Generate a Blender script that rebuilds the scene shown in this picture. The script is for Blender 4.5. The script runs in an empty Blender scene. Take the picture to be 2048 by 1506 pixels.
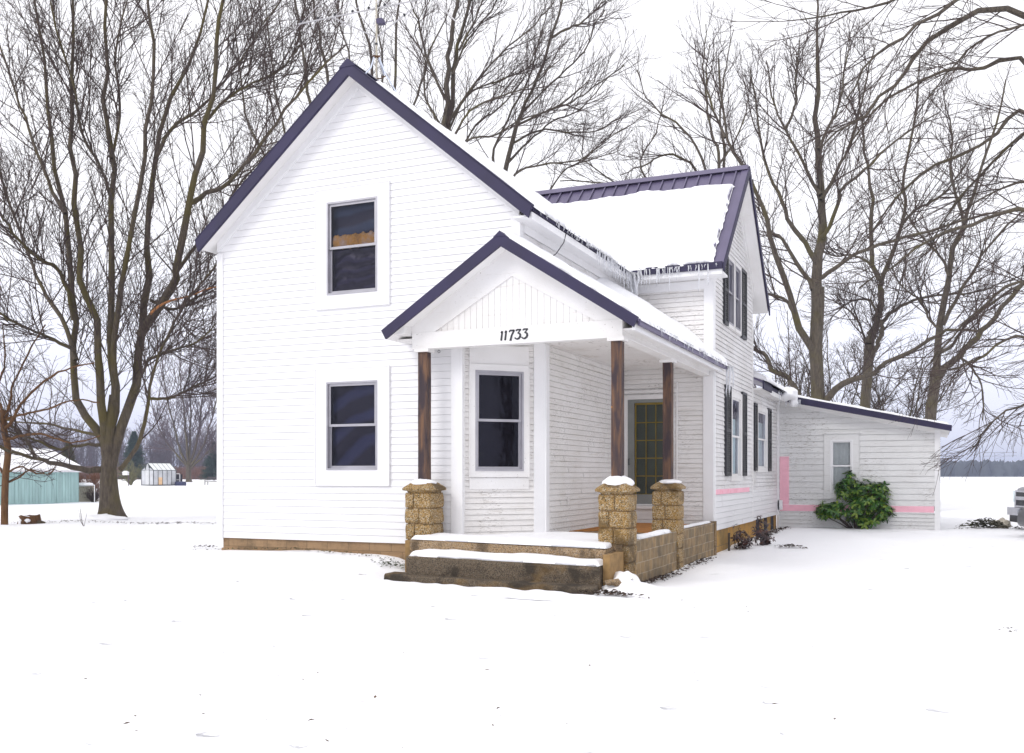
import bpy, bmesh, math, random
import numpy as np
from mathutils import Vector, noise as mnoise
R = math.radians
# ---------------------------------------------------------------- camera, world, sun, exposure
S = bpy.context.scene
C = S.collection
H = 1.3
cam = bpy.data.cameras.new('camera')
cam.sensor_width = 36; cam.lens = 1934/2048*36; cam.shift_y = 197/2048
cam.clip_start = 0.1; cam.clip_end = 6000
co = bpy.data.objects.new('camera', cam); C.objects.link(co)
co.location = (0, 0, H); co.rotation_euler = (R(90), 0, R(23.5))
S.camera = co
SUN_EL, SUN_AZ = R(38), R(205)          # azimuth clockwise from +Y
w = bpy.data.worlds.new('World'); S.world = w; w.use_nodes = True
nt = w.node_tree; nt.nodes.clear()
out = nt.nodes.new('ShaderNodeOutputWorld'); bg = nt.nodes.new('ShaderNodeBackground')
sky = nt.nodes.new('ShaderNodeTexSky'); sky.sky_type = 'NISHITA'; sky.sun_disc = False
sky.sun_elevation = SUN_EL; sky.sun_rotation = SUN_AZ
tc = nt.nodes.new('ShaderNodeTexCoord'); sx = nt.nodes.new('ShaderNodeSeparateXYZ')
rp = nt.nodes.new('ShaderNodeValToRGB')
e = rp.color_ramp.elements
e[0].position = 0.0; e[0].color = (8.2, 8.5, 10.6, 1)
e[1].position = 0.24; e[1].color = (12.9, 12.8, 13.2, 1)
m1 = e.new(0.09); m1.color = (10.8, 10.9, 12.4, 1)
mx = nt.nodes.new('ShaderNodeMix'); mx.data_type = 'RGBA'; mx.inputs[0].default_value = 0.9
nt.links.new(tc.outputs['Generated'], sx.inputs[0]); nt.links.new(sx.outputs['Z'], rp.inputs[0])
nt.links.new(sky.outputs[0], mx.inputs[6]); nt.links.new(rp.outputs[0], mx.inputs[7])
nt.links.new(mx.outputs[2], bg.inputs[0]); bg.inputs[1].default_value = 0.10
nt.links.new(bg.outputs[0], out.inputs[0])
sl = bpy.data.lights.new('sun', 'SUN'); sl.energy = 1.2; sl.angle = R(25); sl.color = (1, 0.98, 0.95)
so = bpy.data.objects.new('sun', sl); C.objects.link(so)
sd = Vector((math.sin(SUN_AZ)*math.cos(SUN_EL), math.cos(SUN_AZ)*math.cos(SUN_EL), math.sin(SUN_EL)))
so.rotation_euler = sd.to_track_quat('Z', 'Y').to_euler(); so.location = sd*50
S.view_settings.view_transform = 'Standard'; S.view_settings.look = 'None'
S.view_settings.exposure = 0.04; S.view_settings.gamma = 1
S.cycles.max_bounces = 8; S.cycles.transparent_max_bounces = 12
rnd = random.Random(7)
rng = np.random.default_rng(11)
# ---------------------------------------------------------------- materials
def new_mat(name):
    m = bpy.data.materials.new(name); m.use_nodes = True
    n = m.node_tree; return m, n, n.nodes['Principled BSDF']
def coords(n, scale=(1, 1, 1), kind='Object'):
    t = n.nodes.new('ShaderNodeTexCoord'); mp = n.nodes.new('ShaderNodeMapping')
    mp.inputs['Scale'].default_value = scale
    n.links.new(t.outputs[kind], mp.inputs[0]); return mp.outputs[0]
def noise(n, vec, scale, detail=4, rough=.55):
    t = n.nodes.new('ShaderNodeTexNoise'); t.inputs['Scale'].default_value = scale
    t.inputs['Detail'].default_value = detail; t.inputs['Roughness'].default_value = rough
    n.links.new(vec, t.inputs['Vector']); return t.outputs['Fac']
def ramp(n, fac, stops):
    r = n.nodes.new('ShaderNodeValToRGB'); el = r.color_ramp.elements
    while len(el) < len(stops): el.new(.5)
    for q, (p, c) in zip(el, stops):
        q.position = p; q.color = (c, c, c, 1) if isinstance(c, (int, float)) else (*c, 1)
    n.links.new(fac, r.inputs[0]); return r.outputs[0]
def mix(n, fac, a, b):
    x = n.nodes.new('ShaderNodeMix'); x.data_type = 'RGBA'
    for sock, v in ((0, fac), (6, a), (7, b)):
        if hasattr(v, 'links'): n.links.new(v, x.inputs[sock])
        elif sock == 0: x.inputs[0].default_value = v
        else: x.inputs[sock].default_value = (*v, 1)
    return x.outputs[2]
def bump(n, b, h, strength, dist=.01):
    u = n.nodes.new('ShaderNodeBump'); u.inputs['Strength'].default_value = strength
    u.inputs['Distance'].default_value = dist
    n.links.new(h, u.inputs['Height']); n.links.new(u.outputs[0], b.inputs['Normal'])
def simple(name, col, rough=.6, metal=0., var=.12, vscale=3., bscale=0, bstr=.2, stretch=(1, 1, 1)):
    m, n, b = new_mat(name)
    v = coords(n, stretch)
    f = noise(n, v, vscale, 5)
    lo = tuple(c*(1-var) for c in col); hi = tuple(min(1, c*(1+var)) for c in col)
    n.links.new(ramp(n, f, [(.3, lo), (.7, hi)]), b.inputs['Base Color'])
    b.inputs['Roughness'].default_value = rough; b.inputs['Metallic'].default_value = metal
    if bscale: bump(n, b, noise(n, v, bscale, 4), bstr)
    return m
def painted_wood(name, col, dirt, amount=.62, worn=.68, stretch=(3, 3, 22), fine=14):
    """old white paint: cloudy grime, small chips along the boards"""
    m, n, b = new_mat(name)
    v = coords(n); vs = coords(n, stretch)
    c1 = ramp(n, noise(n, v, .9, 6, .65), [(.35, col), (.8, tuple(a*.5+d*.5 for a, d in zip(col, dirt)))])
    big = ramp(n, noise(n, v, 1.3, 3), [(.42, 0.), (.62, 1.)])
    chips = ramp(n, noise(n, vs, fine*.3, 6, .7), [(worn, 0.), (worn+.03, 1.)])
    ml = n.nodes.new('ShaderNodeMath'); ml.operation = 'MULTIPLY'
    n.links.new(big, ml.inputs[0]); n.links.new(chips, ml.inputs[1])
    c2 = mix(n, ml.outputs[0], c1, (.30, .27, .24))
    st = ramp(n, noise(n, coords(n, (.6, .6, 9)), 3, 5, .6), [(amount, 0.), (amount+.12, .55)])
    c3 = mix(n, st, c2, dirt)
    n.links.new(c3, b.inputs['Base Color']); b.inputs['Roughness'].default_value = .6
    bump(n, b, noise(n, vs, 9, 5), .25, .004)
    return m
M = {}
M['vinyl'] = simple('white_vinyl', (.80, .795, .805), .42, var=.02, vscale=1.2)
M['trimw'] = simple('white_trim_paint', (.81, .805, .815), .45, var=.03, vscale=2)
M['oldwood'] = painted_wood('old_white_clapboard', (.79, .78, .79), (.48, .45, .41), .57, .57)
M['porchwood'] = painted_wood('porch_clapboard', (.82, .805, .795), (.56, .52, .47), .57, .57)
M['oldtrim'] = painted_wood('old_white_trim', (.80, .79, .79), (.58, .55, .50), .65, .64, (6, 6, 6))
M['soffit'] = painted_wood('soffit_paint', (.84, .83, .83), (.60, .57, .52), .66, .72, (5, 5, 5))
M['annexwood'] = painted_wood('annex_board', (.76, .76, .76), (.52, .51, .49), .57, .57, (2, 2, 14))
M['pink'] = simple('pink_foam_board', (.88, .47, .56), .75, var=.06, vscale=5, bscale=30)
M['redink'] = simple('red_print', (.75, .03, .12), .6)
M['metal'] = simple('plum_metal_roof', (.13, .11, .19), .42, .2, var=.08, vscale=1.5)
M['fascia'] = simple('plum_metal_trim', (.017, .012, .050), .6, .0, var=.25, vscale=1.1)
M['darkgap'] = simple('dark_interior', (.02, .018, .025), .8)
M['alu'] = simple('aluminium_frame', (.42, .41, .44), .35, .7, var=.12)
M['shutter'] = simple('black_shutter', (.022, .022, .028), .45, var=.2)
M['yellow'] = simple('mustard_paint', (.62, .40, .04), .5)
M['greydoor'] = simple('grey_storm_door', (.20, .21, .20), .45)
M['concrete'] = None
def snow_mat(name, tint=(.94, .94, .96)):
    m, n, b = new_mat(name); v = coords(n)
    n.links.new(ramp(n, noise(n, v, .6, 5), [(.3, tuple(t*.985 for t in tint)), (.7, tint)]), b.inputs['Base Color'])
    b.inputs['Roughness'].default_value = .7; b.inputs['Specular IOR Level'].default_value = .2
    f = n.nodes.new('ShaderNodeMath'); f.operation = 'ADD'
    n.links.new(noise(n, v, 5, 8, .6), f.inputs[0]); n.links.new(noise(n, v, 45, 3), f.inputs[1])
    bump(n, b, f.outputs[0], .22, .03)
    return m
M['snow'] = snow_mat('snow')
def ground_snow():
    m = snow_mat('yard_snow'); n = m.node_tree; b = n.nodes['Principled BSDF']; v = coords(n)
    vo = n.nodes.new('ShaderNodeTexVoronoi'); vo.inputs['Scale'].default_value = 1.5
    ds = n.nodes.new('ShaderNodeMix'); ds.data_type = 'VECTOR'; ds.inputs[0].default_value = .12
    nz = n.nodes.new('ShaderNodeTexNoise'); nz.inputs['Scale'].default_value = 7; n.links.new(v, nz.inputs['Vector'])
    n.links.new(v, ds.inputs[4]); n.links.new(nz.outputs['Color'], ds.inputs[5]); n.links.new(ds.outputs[1], vo.inputs['Vector'])
    pit = ramp(n, vo.outputs['Distance'], [(.02, 0.), (.085, 1.)])
    big = noise(n, v, .8, 4)
    ad = n.nodes.new('ShaderNodeMath'); ad.operation = 'ADD'; n.links.new(pit, ad.inputs[0]); n.links.new(big, ad.inputs[1])
    u = n.nodes.new('ShaderNodeBump'); u.inputs['Strength'].default_value = .9; u.inputs['Distance'].default_value = .07
    n.links.new(ad.outputs[0], u.inputs['Height']); old = b.inputs['Normal'].links[0].from_node; n.links.new(u.outputs[0], old.inputs['Normal'])
    return m
M['yard'] = ground_snow()
def stone_mat(name, base, light, dark, sc=70):
    m, n, b = new_mat(name); v = coords(n)
    vo = n.nodes.new('ShaderNodeTexVoronoi'); vo.inputs['Scale'].default_value = sc
    n.links.new(v, vo.inputs['Vector'])
    sp = n.nodes.new('ShaderNodeSeparateColor'); n.links.new(vo.outputs['Color'], sp.inputs[0])
    c = ramp(n, sp.outputs[0], [(.0, dark), (.18, tuple(x*.55 for x in base)), (.35, base), (.70, tuple(x*1.3 for x in base)), (.90, light)])
    c = mix(n, ramp(n, noise(n, v, 2.6, 5), [(.52, 0.), (.62, .8)]), c, tuple(x*.26 for x in base))
    c = mix(n, ramp(n, noise(n, coords(n, (1, 1, 1.4)), 1.7, 3), [(.55, 0.), (.7, .4)]), c, (.36, .20, .04))
    n.links.new(c, b.inputs['Base Color']); b.inputs['Roughness'].default_value = .85
    bump(n, b, vo.outputs['Distance'], .9, .012)
    return m
M['pebble'] = stone_mat('pebbled_block', (.32, .195, .065), (.52, .45, .33), (.035, .035, .02), 95)
M['mortar'] = simple('mortar', (.33, .21, .10), .9, var=.3, vscale=8, bscale=60)
M['step'] = stone_mat('dark_concrete', (.115, .083, .052), (.19, .155, .11), (.04, .035, .03), 110)
M['steptan'] = stone_mat('tan_concrete', (.33, .22, .115), (.42, .34, .26), (.10, .07, .04), 110)
M['found'] = None
def found_mat(name, cols, bw, bh, off=0.):
    m, n, b = new_mat(name)
    t = n.nodes.new('ShaderNodeTexCoord'); sp = n.nodes.new('ShaderNodeSeparateXYZ'); n.links.new(t.outputs['Object'], sp.inputs[0])
    ad = n.nodes.new('ShaderNodeMath'); ad.operation = 'ADD'; n.links.new(sp.outputs[0], ad.inputs[0]); n.links.new(sp.outputs[1], ad.inputs[1])
    cb = n.nodes.new('ShaderNodeCombineXYZ'); n.links.new(ad.outputs[0], cb.inputs[0]); n.links.new(sp.outputs[2], cb.inputs[1])
    br = n.nodes.new('ShaderNodeTexBrick'); n.links.new(cb.outputs[0], br.inputs[0])
    br.inputs['Scale'].default_value = 1; br.inputs['Brick Width'].default_value = bw; br.inputs['Row Height'].default_value = bh
    br.inputs['Mortar Size'].default_value = .006; br.inputs['Bias'].default_value = off
    br.inputs['Color1'].default_value = (*cols[0], 1); br.inputs['Color2'].default_value = (*cols[1], 1); br.inputs['Mortar'].default_value = (*cols[2], 1)
    v = coords(n)
    c = mix(n, ramp(n, noise(n, v, 3.5, 6, .65), [(.45, 0.), (.7, .75)]), br.outputs[0], cols[3])
    n.links.new(c, b.inputs['Base Color']); b.inputs['Roughness'].default_value = .9
    bump(n, b, noise(n, v, 40, 4), .5, .01)
    return m
M['found'] = found_mat('tan_block_foundation', [(.34, .22, .12), (.27, .17, .09), (.20, .13, .07), (.12, .085, .05)], .4, .19)
M['sidefound'] = found_mat('ochre_foundation', [(.50, .25, .04), (.30, .19, .06), (.16, .12, .07), (.11, .09, .05)], .75, .9)
M['wallblock'] = found_mat('weathered_block', [(.30, .20, .095), (.17, .125, .07), (.34, .28, .20), (.075, .058, .042)], .21, .16)
def post_mat():
    m, n, b = new_mat('weathered_post_wood'); v = coords(n, (9, 9, .7)); v2 = coords(n, (3, 3, .8))
    c = ramp(n, noise(n, v, 2.2, 7, .62), [(.30, (.035, .022, .022)), (.48, (.085, .046, .032)), (.66, (.17, .085, .042)), (.80, (.24, .19, .155))])
    c = mix(n, ramp(n, noise(n, v2, 2.4, 3), [(.46, 0.), (.60, .88)]), c, (.028, .018, .026))
    vo = n.nodes.new('ShaderNodeTexVoronoi'); vo.inputs['Scale'].default_value = 3.2; n.links.new(coords(n, (1, 1, 1)), vo.inputs['Vector'])
    c = mix(n, ramp(n, vo.outputs['Distance'], [(.035, 1.), (.06, 0.)]), c, (.40, .16, .02))
    n.links.new(c, b.inputs['Base Color']); b.inputs['Roughness'].default_value = .75
    bump(n, b, noise(n, v, 7, 6), .5, .006); return m
M['post'] = post_mat()
def glass_mat(name, tint=(.62, .60, .70), wav=.18, base=(.012, .010, .022)):
    """window pane: mirror-like outside, mostly clear"""
    m = bpy.data.materials.new(name); m.use_nodes = True; n = m.node_tree; n.nodes.clear()
    o = n.nodes.new('ShaderNodeOutputMaterial'); mxs = n.nodes.new('ShaderNodeMixShader')
    tr = n.nodes.new('ShaderNodeBsdfTransparent'); tr.inputs[0].default_value = (*tint, 1)
    gl = n.nodes.new('ShaderNodeBsdfGlossy'); gl.inputs['Roughness'].default_value = .10
    gl.inputs['Color'].default_value = (.85, .85, 1, 1)
    fr = n.nodes.new('ShaderNodeFresnel'); fr.inputs[0].default_value = 1.38
    v = coords(n, (1, 1, 1))
    bu = n.nodes.new('ShaderNodeBump'); bu.inputs['Strength'].default_value = wav; bu.inputs['Distance'].default_value = .05
    n.links.new(noise(n, v, 3.0, 3), bu.inputs['Height'])
    n.links.new(bu.outputs[0], gl.inputs['Normal']); n.links.new(bu.outputs[0], fr.inputs['Normal'])
    n.links.new(fr.outputs[0], mxs.inputs[0]); n.links.new(tr.outputs[0], mxs.inputs[1]); n.links.new(gl.outputs[0], mxs.inputs[2])
    n.links.new(mxs.outputs[0], o.inputs[0]); return m
M['glass'] = glass_mat('window_glass')
M['clearglass'] = glass_mat('pale_glass', (.8, .85, .85), .3)
def bark_mat(name, a, b_, moss, mossamt=.55, sc=1.):
    m, n, b = new_mat(name); v = coords(n, (6*sc, 6*sc, 1.3*sc)); v0 = coords(n)
    c = ramp(n, noise(n, v, 3, 7, .65), [(.3, a), (.7, b_)])
    c = mix(n, ramp(n, noise(n, v0, .8*sc, 4), [(mossamt, 0.), (mossamt+.14, .8)]), c, moss)
    n.links.new(c, b.inputs['Base Color']); b.inputs['Roughness'].default_value = .9
    bump(n, b, noise(n, v, 5, 6, .7), 1., .03); return m
M['bark'] = bark_mat('maple_bark', (.050, .039, .030), (.145, .115, .085), (.10, .08, .02), .45)
M['barkgrey'] = bark_mat('grey_bark', (.052, .042, .034), (.14, .115, .085), (.10, .085, .026), .53)
M['barkorange'] = bark_mat('reddish_bark', (.07, .03, .012), (.17, .085, .03), (.08, .06, .015), .6)
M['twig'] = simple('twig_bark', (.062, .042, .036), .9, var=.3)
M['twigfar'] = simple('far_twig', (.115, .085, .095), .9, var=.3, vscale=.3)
M['conifer'] = simple('conifer_needles', (.022, .05, .028), .8, var=.5, vscale=2)
M['coniferyel'] = simple('yellowish_needles', (.075, .065, .02), .8, var=.5, vscale=2)
M['rust'] = simple('russet_brush', (.17, .075, .04), .9, var=.4, vscale=2)
M['ice'] = None
m, n, b = new_mat('ice'); b.inputs['Base Color'].default_value = (.88, .89, .93, 1); b.inputs['Roughness'].default_value = .2
b.inputs['Transmission Weight'].default_value = .45; b.inputs['IOR'].default_value = 1.3; M['ice'] = m
# ---------------------------------------------------------------- mesh helpers
class MB:
    def __init__(s): s.v = []; s.f = []
    def add(s, vs, fs):
        o = len(s.v); s.v += [tuple(p) for p in vs]; s.f += [tuple(i+o for i in q) for q in fs]; return s
    def quad(s, *p): return s.add(p, [tuple(range(len(p)))])
    def box(s, x0, x1, y0, y1, z0, z1):
        return s.hexa([(x0, y0, z0), (x1, y0, z0), (x1, y1, z0), (x0, y1, z0), (x0, y0, z1), (x1, y0, z1), (x1, y1, z1), (x0, y1, z1)])
    def hexa(s, p):
        return s.add(p, [(0, 3, 2, 1), (4, 5, 6, 7), (0, 1, 5, 4), (1, 2, 6, 5), (2, 3, 7, 6), (3, 0, 4, 7)])
    def prism(s, poly, vec):
        n_ = len(poly); a = [Vector(p) for p in poly]; b_ = [p+Vector(vec) for p in a]
        return s.add(a+b_, [tuple(range(n_))[::-1], tuple(range(n_, 2*n_))]+[(i, (i+1) % n_, n_+(i+1) % n_, n_+i) for i in range(n_)])
    def tube(s, pts, rad, k=8):
        pts = [Vector(p) for p in pts]; n_ = len(pts)
        if not hasattr(rad, '__len__'): rad = [rad]*n_
        rings = []; up = None
        for i, p in enumerate(pts):
            t = (pts[min(i+1, n_-1)]-pts[max(i-1, 0)]).normalized()
            if up is None: up = t.orthogonal().normalized()
            a = (up-t*up.dot(t)).normalized(); bb = t.cross(a); up = a
            rings.append([p+(a*math.cos(2*math.pi*j/k)+bb*math.sin(2*math.pi*j/k))*rad[i] for j in range(k)])
        vs = [q for r in rings for q in r]; fs = []
        for i in range(n_-1):
            for j in range(k): fs.append((i*k+j, i*k+(j+1) % k, (i+1)*k+(j+1) % k, (i+1)*k+j))
        fs += [tuple(range(k))[::-1], tuple(range((n_-1)*k, n_*k))]
        return s.add(vs, fs)
    def sphere(s, c, r, nu=10, nv=7, fn=None):
        c = Vector(c); r = r if hasattr(r, '__len__') else (r, r, r); vs = []; fs = []
        for i in range(nv+1):
            th = math.pi*i/nv
            for j in range(nu):
                ph = 2*math.pi*j/nu; d = Vector((math.sin(th)*math.cos(ph), math.sin(th)*math.sin(ph), math.cos(th)))
                k = 1+(fn(d) if fn else 0); vs.append(c+Vector((d.x*r[0]*k, d.y*r[1]*k, d.z*r[2]*k)))
        for i in range(nv):
            for j in range(nu): fs.append((i*nu+j, (i+1)*nu+j, (i+1)*nu+(j+1) % nu, i*nu+(j+1) % nu))
        return s.add(vs, fs)
    def rbox(s, c, size, r=.35, n_=6, amp=.0, seed=0):
        """pillowy rock-faced block"""
        cx, cy, cz = c; hx, hy, hz = (q/2 for q in size); bm = bmesh.new()
        bmesh.ops.create_cube(bm, size=2); bmesh.ops.subdivide_edges(bm, edges=bm.edges[:], cuts=n_, use_grid_fill=True)
        bm.verts.index_update(); vs = []
        for v in bm.verts:
            p = v.co
            ex = 1-r*.5*(abs(p.y)**6*.35+abs(p.z)**4*.65); ey = 1-r*.5*(abs(p.x)**6*.35+abs(p.z)**4*.65)
            ez = 1-r*.12*(max(abs(p.x), abs(p.y))**4)
            q = Vector((cx+p.x*hx*ex, cy+p.y*hy*ey, cz+p.z*hz*ez))
            d = Vector((p.x, p.y, 0)); 
            if amp and abs(p.z) < .95: q += d*amp*mnoise.noise(q*9+Vector((seed, 0, 0)))
            vs.append(q)
        fs = [tuple(v.index for v in f.verts) for f in bm.faces]; bm.free(); return s.add(vs, fs)
def worg(o):
    l = Vector((0, 0, 0))
    while o is not None: l += o.location; o = o.parent
    return l
def link_mesh(name, me, mat, parent):
    if isinstance(mat, str): mat = M[mat]
    me.materials.append(mat)
    o = bpy.data.objects.new(name, me); C.objects.link(o); o.parent = parent; return o
def obj(name, mb, mat, parent=None, smooth=False):
    g = worg(parent); me = bpy.data.meshes.new(name)
    me.from_pydata([(v[0]-g.x, v[1]-g.y, v[2]-g.z) for v in mb.v], [], mb.f)
    if smooth: me.shade_smooth()
    me.update(); return link_mesh(name, me, mat, parent)
def recentre(o):
    """put the origin of a single-mesh thing at the base of its shape"""
    me = o.data; a = np.empty(len(me.vertices)*3); me.vertices.foreach_get('co', a); a = a.reshape(-1, 3)
    c = np.array([(a[:, 0].min()+a[:, 0].max())/2, (a[:, 1].min()+a[:, 1].max())/2, a[:, 2].min()])
    a -= c; me.vertices.foreach_set('co', a.ravel()); o.location = c; me.update()
def tag(o, label, cat, group=None, kind=None):
    if o.type == 'MESH' and kind is None and o.parent is None: recentre(o)
    o['label'] = label; o['category'] = cat
    if group: o['group'] = group
    if kind: o['kind'] = kind
    return o
def thing(name, label, cat, loc, group=None):
    o = bpy.data.objects.new(name, None); C.objects.link(o); o.location = loc
    o.empty_display_size = .2; o['label'] = label; o['category'] = cat
    if group: o['group'] = group
    return o
def npmesh(name, V, F, mat, parent=None, smooth=True):
    """V (n,3) array in world space, F (m,4) quads"""
    g = worg(parent); V = np.asarray(V, dtype=np.float64)-np.array(g); F = np.asarray(F, dtype=np.int32)
    me = bpy.data.meshes.new(name); me.vertices.add(len(V)); me.vertices.foreach_set('co', V.ravel())
    k = F.shape[1]; me.loops.add(F.size); me.loops.foreach_set('vertex_index', F.ravel())
    me.polygons.add(len(F)); me.polygons.foreach_set('loop_start', np.arange(0, F.size, k)); me.polygons.foreach_set('loop_total', np.full(len(F), k))
    me.update(calc_edges=True)
    if smooth: me.polygons.foreach_set('use_smooth', np.ones(len(F), dtype=bool))
    return link_mesh(name, me, mat, parent)
# ---------------------------------------------------------------- ground
def ss(t): t = np.clip(t, 0, 1); return t*t*(3-2*t)
def ground_h(x, y, fine=True):
    x = np.asarray(x, float); y = np.asarray(y, float)
    d = np.hypot(x, y)
    z = -.23+.25*ss((-6.3-x)/3.4)+.13*np.exp(-((y-13.3)/.5)**2)*ss((-7.15-x)/.5)*ss((x+10.2)/2.5)*(y < 14)
    z = z+.06*ss((-12-x)/6)
    z = z+.13*ss((y-17)/7)*ss((x+4.6)/1.5)
    far = ss((d-33)/14)*ss((-x-8)/10); z = z*(1-far)+(-.30)*far
    far2 = ss((d-62)/45); z = z*(1-far2)+.12*far2
    # ridge of soil round the big maple and a low bank running past it
    z = z+.07*np.exp(-((x+20.3)**2+(y-19.8)**2)/2.2)
    if fine:
        z = z+.020*np.sin(x*.9+1.3*np.sin(y*.7))*np.sin(y*.8+.5)+.012*np.sin(x*2.1+y*1.3)
    # hollow along the porch wall and a heap by the steps
    z = z+.13*np.exp(-((x+3.55)**2/.10+(y-12.15)**2/.16))
    return z
def build_ground():
    def axis(n_, lo, hi, c, k):
        a = np.arcsinh((lo-c)/k); b_ = np.arcsinh((hi-c)/k); return c+k*np.sinh(np.linspace(a, b_, n_))
    xs = axis(420, -1500, 1300, -4, 6); ys = axis(420, -60, 1500, 12, 5)
    X, Y = np.meshgrid(xs, ys); Z = ground_h(X, Y)
    V = np.stack([X, Y, Z], -1).reshape(-1, 3)
    near = (np.hypot(V[:, 0]+4, V[:, 1]-10) < 26)
    for i in np.nonzero(near)[0]:
        p = Vector((V[i, 0], V[i, 1], 0)); V[i, 2] += .016*mnoise.noise(p*1.4)+.008*mnoise.noise(p*4.5)
    ny, nx = X.shape; idx = np.arange(nx*ny).reshape(ny, nx)
    F = np.stack([idx[:-1, :-1], idx[:-1, 1:], idx[1:, 1:], idx[1:, :-1]], -1).reshape(-1, 4)
    o = npmesh('ground', V, F, 'yard'); o['kind'] = 'structure'; o['label'] = 'flat snow covered yard and field'; o['category'] = 'ground'
build_ground()
def gz(x, y): return float(ground_h(x, y))
# ---------------------------------------------------------------- farmhouse
XL, XR, Y0, YW, XW = -11.228, -5.61, 13.2, 18.44, -3.84
ZS = .23
house = thing('farmhouse', 'white two storey farmhouse with plum metal roof and gabled corner porch', 'house', (-7.5, 16.5, -.1))
class Wall:
    def __init__(s, p0, p1):
        s.p = Vector((p0[0], p0[1], 0)); d = Vector((p1[0]-p0[0], p1[1]-p0[1], 0)); s.L = d.length; s.d = d.normalized(); s.n = Vector((s.d.y, -s.d.x, 0))
    def P(s, a, o, z): q = s.p+s.d*a+s.n*o; return (q.x, q.y, z)
    def box(s, mb, a0, a1, o0, o1, z0, z1):
        P = s.P; return mb.hexa([P(a0, o1, z0), P(a1, o1, z0), P(a1, o0, z0), P(a0, o0, z0), P(a0, o1, z1), P(a1, o1, z1), P(a1, o0, z1), P(a0, o0, z1)])
def siding(wall, z0, z1, e, sL, sR, holes=(), lap=.013, jit=0., base=0., gap=.006):
    """lapped boards as real sawtooth geometry; sL/sR give the wall's ends at a height"""
    mb = MB(); k = 0; z = z0; r = random.Random(int(z0*100)+int(wall.L*10))
    while z < z1-1e-6:
        zb, zt = z, min(z+e, z1); cuts = [zb, zt]
        for h in holes:
            for q in h[2:]:
                if zb+1e-4 < q < zt-1e-4: cuts.append(q)
        cuts = sorted(set(cuts)); lp = lap+r.uniform(-1, 1)*jit
        for c0, c1 in zip(cuts, cuts[1:]):
            o0 = base+lp*(1-(c0-zb)/e); o1 = base+lp*(1-(c1-zb)/e); zm = (c0+c1)/2
            bl = sorted([(h[0], h[1]) for h in holes if h[2] < zm < h[3]])
            a0, a1, b0, b1 = sL(c0), sL(c1), sR(c0), sR(c1)
            if b0-a0 < 0: continue
            if b1 < a1: a1 = b1 = (a1+b1)/2
            st = (a0, a1)
            segs = []
            for h0, h1 in bl: segs.append((st, (h0, h0))); st = (h1, h1)
            segs.append((st, (b0, b1)))
            if c0 == zb: jt = r.uniform(.15, .85)*wall.L
            sg2 = []
            for (p0, p1), (q0, q1) in segs:
                if p0+.3 < jt < q0-.3 and p1 < jt < q1: sg2 += [((p0, p1), (jt-.0012, jt-.0012), 0.), ((jt, jt), (q0, q1), .0022)]
                else: sg2.append(((p0, p1), (q0, q1), 0.))
            o0_, o1_ = o0, o1
            for (p0, p1), (q0, q1), dj in sg2:
                if q0 <= p0: continue
                o0, o1 = o0_+dj, o1_+dj
                top = c1 == zt and zt-zb > gap*3; ce = c1-gap-(r.random()*jit if jit else 0) if top else c1
                mb.quad(wall.P(p0, o0, c0), wall.P(q0, o0, c0), wall.P(q1, o1, ce), wall.P(p1, o1, ce))
                if top:
                    bk_ = base-.014
                    mb.quad(wall.P(p1, o1, ce), wall.P(q1, o1, ce), wall.P(q1, bk_, ce), wall.P(p1, bk_, ce))
                    mb.quad(wall.P(p1, bk_, ce), wall.P(q1, bk_, ce), wall.P(q1, bk_, c1), wall.P(p1, bk_, c1))
                if c0 == zb: mb.quad(wall.P(p0, base-.014, c0), wall.P(q0, base-.014, c0), wall.P(q0, o0, c0), wall.P(p0, o0, c0))
        z += e
    return mb
wf = Wall((XL, Y0), (XR, Y0)); wc = Wall((-6.63, Y0), (XR, 14.22)); wsd = Wall((XR, 14.22), (XR, YW)); wsu = Wall((XR, Y0), (XR, YW))
wr = Wall((XR, YW), (XW, YW)); ww = Wall((XW, YW), (XW, 22.85)); wb = Wall((XW-.03, 22.85), (XW-.03, 27)); wa = Wall((-3.84, 27), (.15, 27)); wae = Wall((.15, 27), (.15, 31.5))
RX, RZ, SL = -8.41, 7.76, .832
def rise(x): return RZ-.14-SL*abs(x-RX)
def inv_l(z): return max(0, (RX-(RZ-.14-z)/SL)-XL)
def inv_r(z): return min(wf.L, (RX+(RZ-.14-z)/SL)-XL)
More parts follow.
